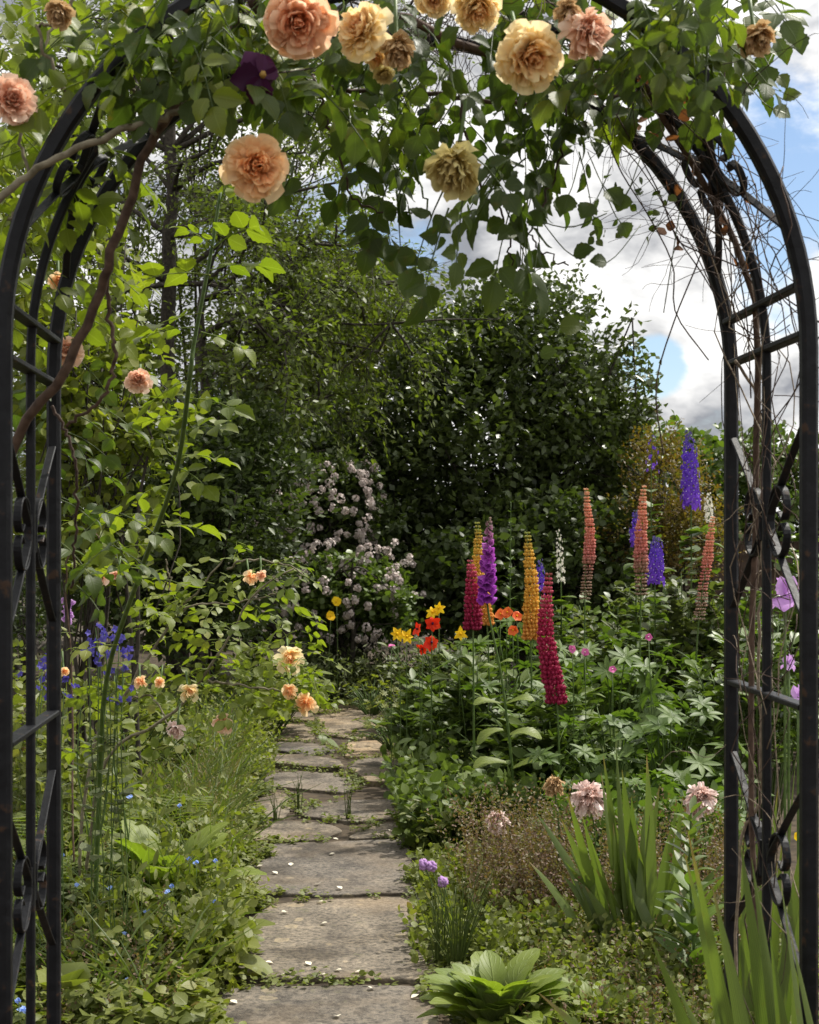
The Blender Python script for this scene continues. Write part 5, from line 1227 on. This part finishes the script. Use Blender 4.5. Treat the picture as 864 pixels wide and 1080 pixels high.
for (x, y, s, w, lb) in ((622, 836, 46, .6, 'shaggy pale pink peony head behind the iris blades'), (738, 838, 42, .65, 'shaggy dusty pink peony head near the slim iron post'), (524, 862, 30, .72, 'drooping faded peony head over the brown sprigs'), (584, 824, 26, .85, 'withered orange peony head near the crimson lupin stem')):
    c = P(x, y, 5.0); rt = thing('peony', lb, 'peony', np.array([c[0], 5.0, 0]), 'spent peony heads'); bloom(rt, x, y, 5.0, s, 'peony' if w < .75 else 'wilt', (rnd(None, -.4, .4), -.8, .5), w, 120, 'bloom', flat=.5, shag=.5); st = MB(); tube(st, curve([np.array([c[0], 5, 0]), c * .5 + np.array([c[0], 5, 0]) * .5 + (.02, 0, .03), c], 7), .004, 5); st.build('stem', M_green, rt)


def iris_flower(label, px, py, Y, s):
    c = P(px, py, Y); base = np.array([c[0], Y, 0]); root = thing('iris_flower', label, 'iris', base, 'lilac iris blooms'); mb = MB()
    for a in (0.2, 2.3, 4.4): place(mb, T_BIG, c[None], np.array([[cos(a), sin(a), -.5]]), UP[None], s, 1.2); place(mb, T_BIG, c[None], np.array([[cos(a + 1) * .5, sin(a + 1) * .5, 1]]), np.array([[cos(a), sin(a), .2]]), s * .9, 1.2)
    mb.build('petal', PM['lilac'], root); st = MB(); tube(st, curve([base, (base + c) / 2, c], 6), .004, 6); st.build('stem', M_green, root)


iris_flower('large lilac iris bloom seen through the arch side', 828, 628, 4.2, .075)
iris_flower('half open lilac iris bloom close to the thick iron post', 842, 735, 4.0, .04)
iris_flower('pale lilac iris bloom low between the arch posts', 832, 700, 4.3, .035)


def columbine(px, py, Y, label):
    c = P(px, py, Y); base = np.array([c[0], Y, 0]); root = thing('columbine', label, 'columbine', base, 'blue columbines'); mb = MB()
    for k in range(6): p = c + rng.normal(0, .017, 3); florets(mb, p[None], nrm(np.array([[rnd(), -.6, rnd(None, -.8, .2)]])), .0135, 0.)
    mb.build('petal', PM['bells'], root); st = MB(); tube(st, curve([base, base * .65 + c * .35 + (rnd(None, -.05, .05), 0, 0), base * .3 + c * .7 + (rnd(None, -.03, .03), 0, 0), c], 12), .0017, 5); st.build('stem', M_green, root)
    fo = MB(); tt = rng.uniform(.3, .85, (7, 1)); aa = rng.uniform(0, 6.3, 7); place(fo, T_MID, base + (c - base) * tt, np.stack([np.cos(aa), np.sin(aa), np.full(7, .3)], -1), UP[None], .05, 1.); fo.build('foliage', LM['grey'], root)


for x, y, lb in ((101, 662, 'topmost blue columbine head'), (110, 668, 'blue columbine head touching the topmost one'), (94, 685, 'blue columbine head close to the slim arch rod'), (104, 692, 'blue columbine head in the middle of the cluster'), (126, 682, 'blue columbine head on the path side of the cluster'), (130, 692, 'blue columbine head nearest the arching rose canes'), (122, 704, 'lowest blue columbine head of the upper cluster'), (45, 706, 'blue columbine head between the iron rods'), (46, 724, 'blue columbine head lowest between the iron rods'), (68, 726, 'blue columbine head beside the back iron post'), (60, 698, 'small blue columbine head in front of back iron post'), (126, 730, 'pale blue columbine head below the main cluster')): columbine(x, y, 4.0, lb)
fg = thing('foxglove', 'small pale pink foxglove behind the blue columbines', 'foxglove', G(72, 6.4)); mb = MB()
for k in range(12): place(mb, T_BELL, P(72 + rnd(None, -4, 4), 628 + k * 2.2, 6.4)[None], np.array([[rnd(), -.8, -.8]]), UP[None], .028); mb.l[-1][:, 2] = .5
mb.build('flower_spike', PM['lilac'], fg); mb = MB(); tube(mb, curve([G(72, 6.4), P(72, 660, 6.4), P(72, 625, 6.4)], 6), .004, 5); mb.build('stem', M_green, fg)

# forget-me-nots: one built, the rest copies
def small_copies(root, spots, label=None):
    for i, loc in enumerate(spots):
        if i == 0: root.location = loc; continue
        c = root.copy(); C.objects.link(c); c.location = loc; c.rotation_euler = (0, 0, rnd(None, 0, 6))
        for ch in list(root.children):
            d = ch.copy(); C.objects.link(d); d.parent = c


fr = thing('forget_me_not', 'tiny pale blue forget-me-not flower in the weeds', 'flower', (0, 0, 0), 'forget-me-nots in the weedy bed'); mb = MB()
for k in range(4): florets(mb, np.array([[rnd(None, -.008, .008), rnd(None, -.008, .008), .02 + rnd(None, 0, .008)]]), nrm(np.array([[rnd(None, -.5, .5), -.8, .7]])), .008, 0.)
mb.build('petal', PM['forget'], fr); mb = MB(); tube(mb, [(0, 0, -.12), (.004, 0, -.05), (0, 0, .02)], .0012, 4); mb.build('stem', M_green, fr)
small_copies(fr, [tuple(P(x, y, Y)) for x, y, Y in ((115, 945, 4.3), (175, 949, 4.3), (155, 970, 4.1), (130, 994, 4.0), (133, 1043, 3.8), (190, 857, 4.9), (200, 914, 4.5), (228, 916, 4.5), (207, 918, 4.5), (64, 911, 4.3), (10, 1022, 3.6), (20, 1066, 3.5), (22, 1075, 3.5), (136, 848, 4.8), (182, 943, 4.35), (27, 1076, 3.5), (16, 1040, 3.5), (227, 959, 4.3), (80, 942, 4.2), (205, 1050, 3.9))])

# fallen petals on the paving
fp = thing('fallen_petal', 'small white fallen rose petal lying on the flagstones', 'petal', (0, 0, 0), 'fallen petals on the path'); mb = MB(); place(mb, [tpl_grid(5, 5, ovate, -.5, .5)], np.array([[0, -.012, .002]]), np.array([[0, 1, .05]]), UP[None], .021, 1.3); mb.build('petal', PM['litter'], fp)
sp_ = []
for x, y in ((307, 916), (335, 937), (358, 941), (342, 979), (357, 1029), (378, 1031), (376, 1037), (340, 1034), (297, 1034), (438, 1057), (453, 1041), (431, 861), (430, 875), (433, 884), (296, 889), (354, 889), (325, 1022), (284, 1021), (246, 1063), (356, 1078), (274, 918), (290, 925), (338, 956), (412, 880), (262, 955), (268, 962), (478, 930), (491, 936), (350, 905), (300, 967), (392, 1048)):
    q = onground(x, y); sp_.append((q[0], q[1], .0125))
small_copies(fp, sp_)
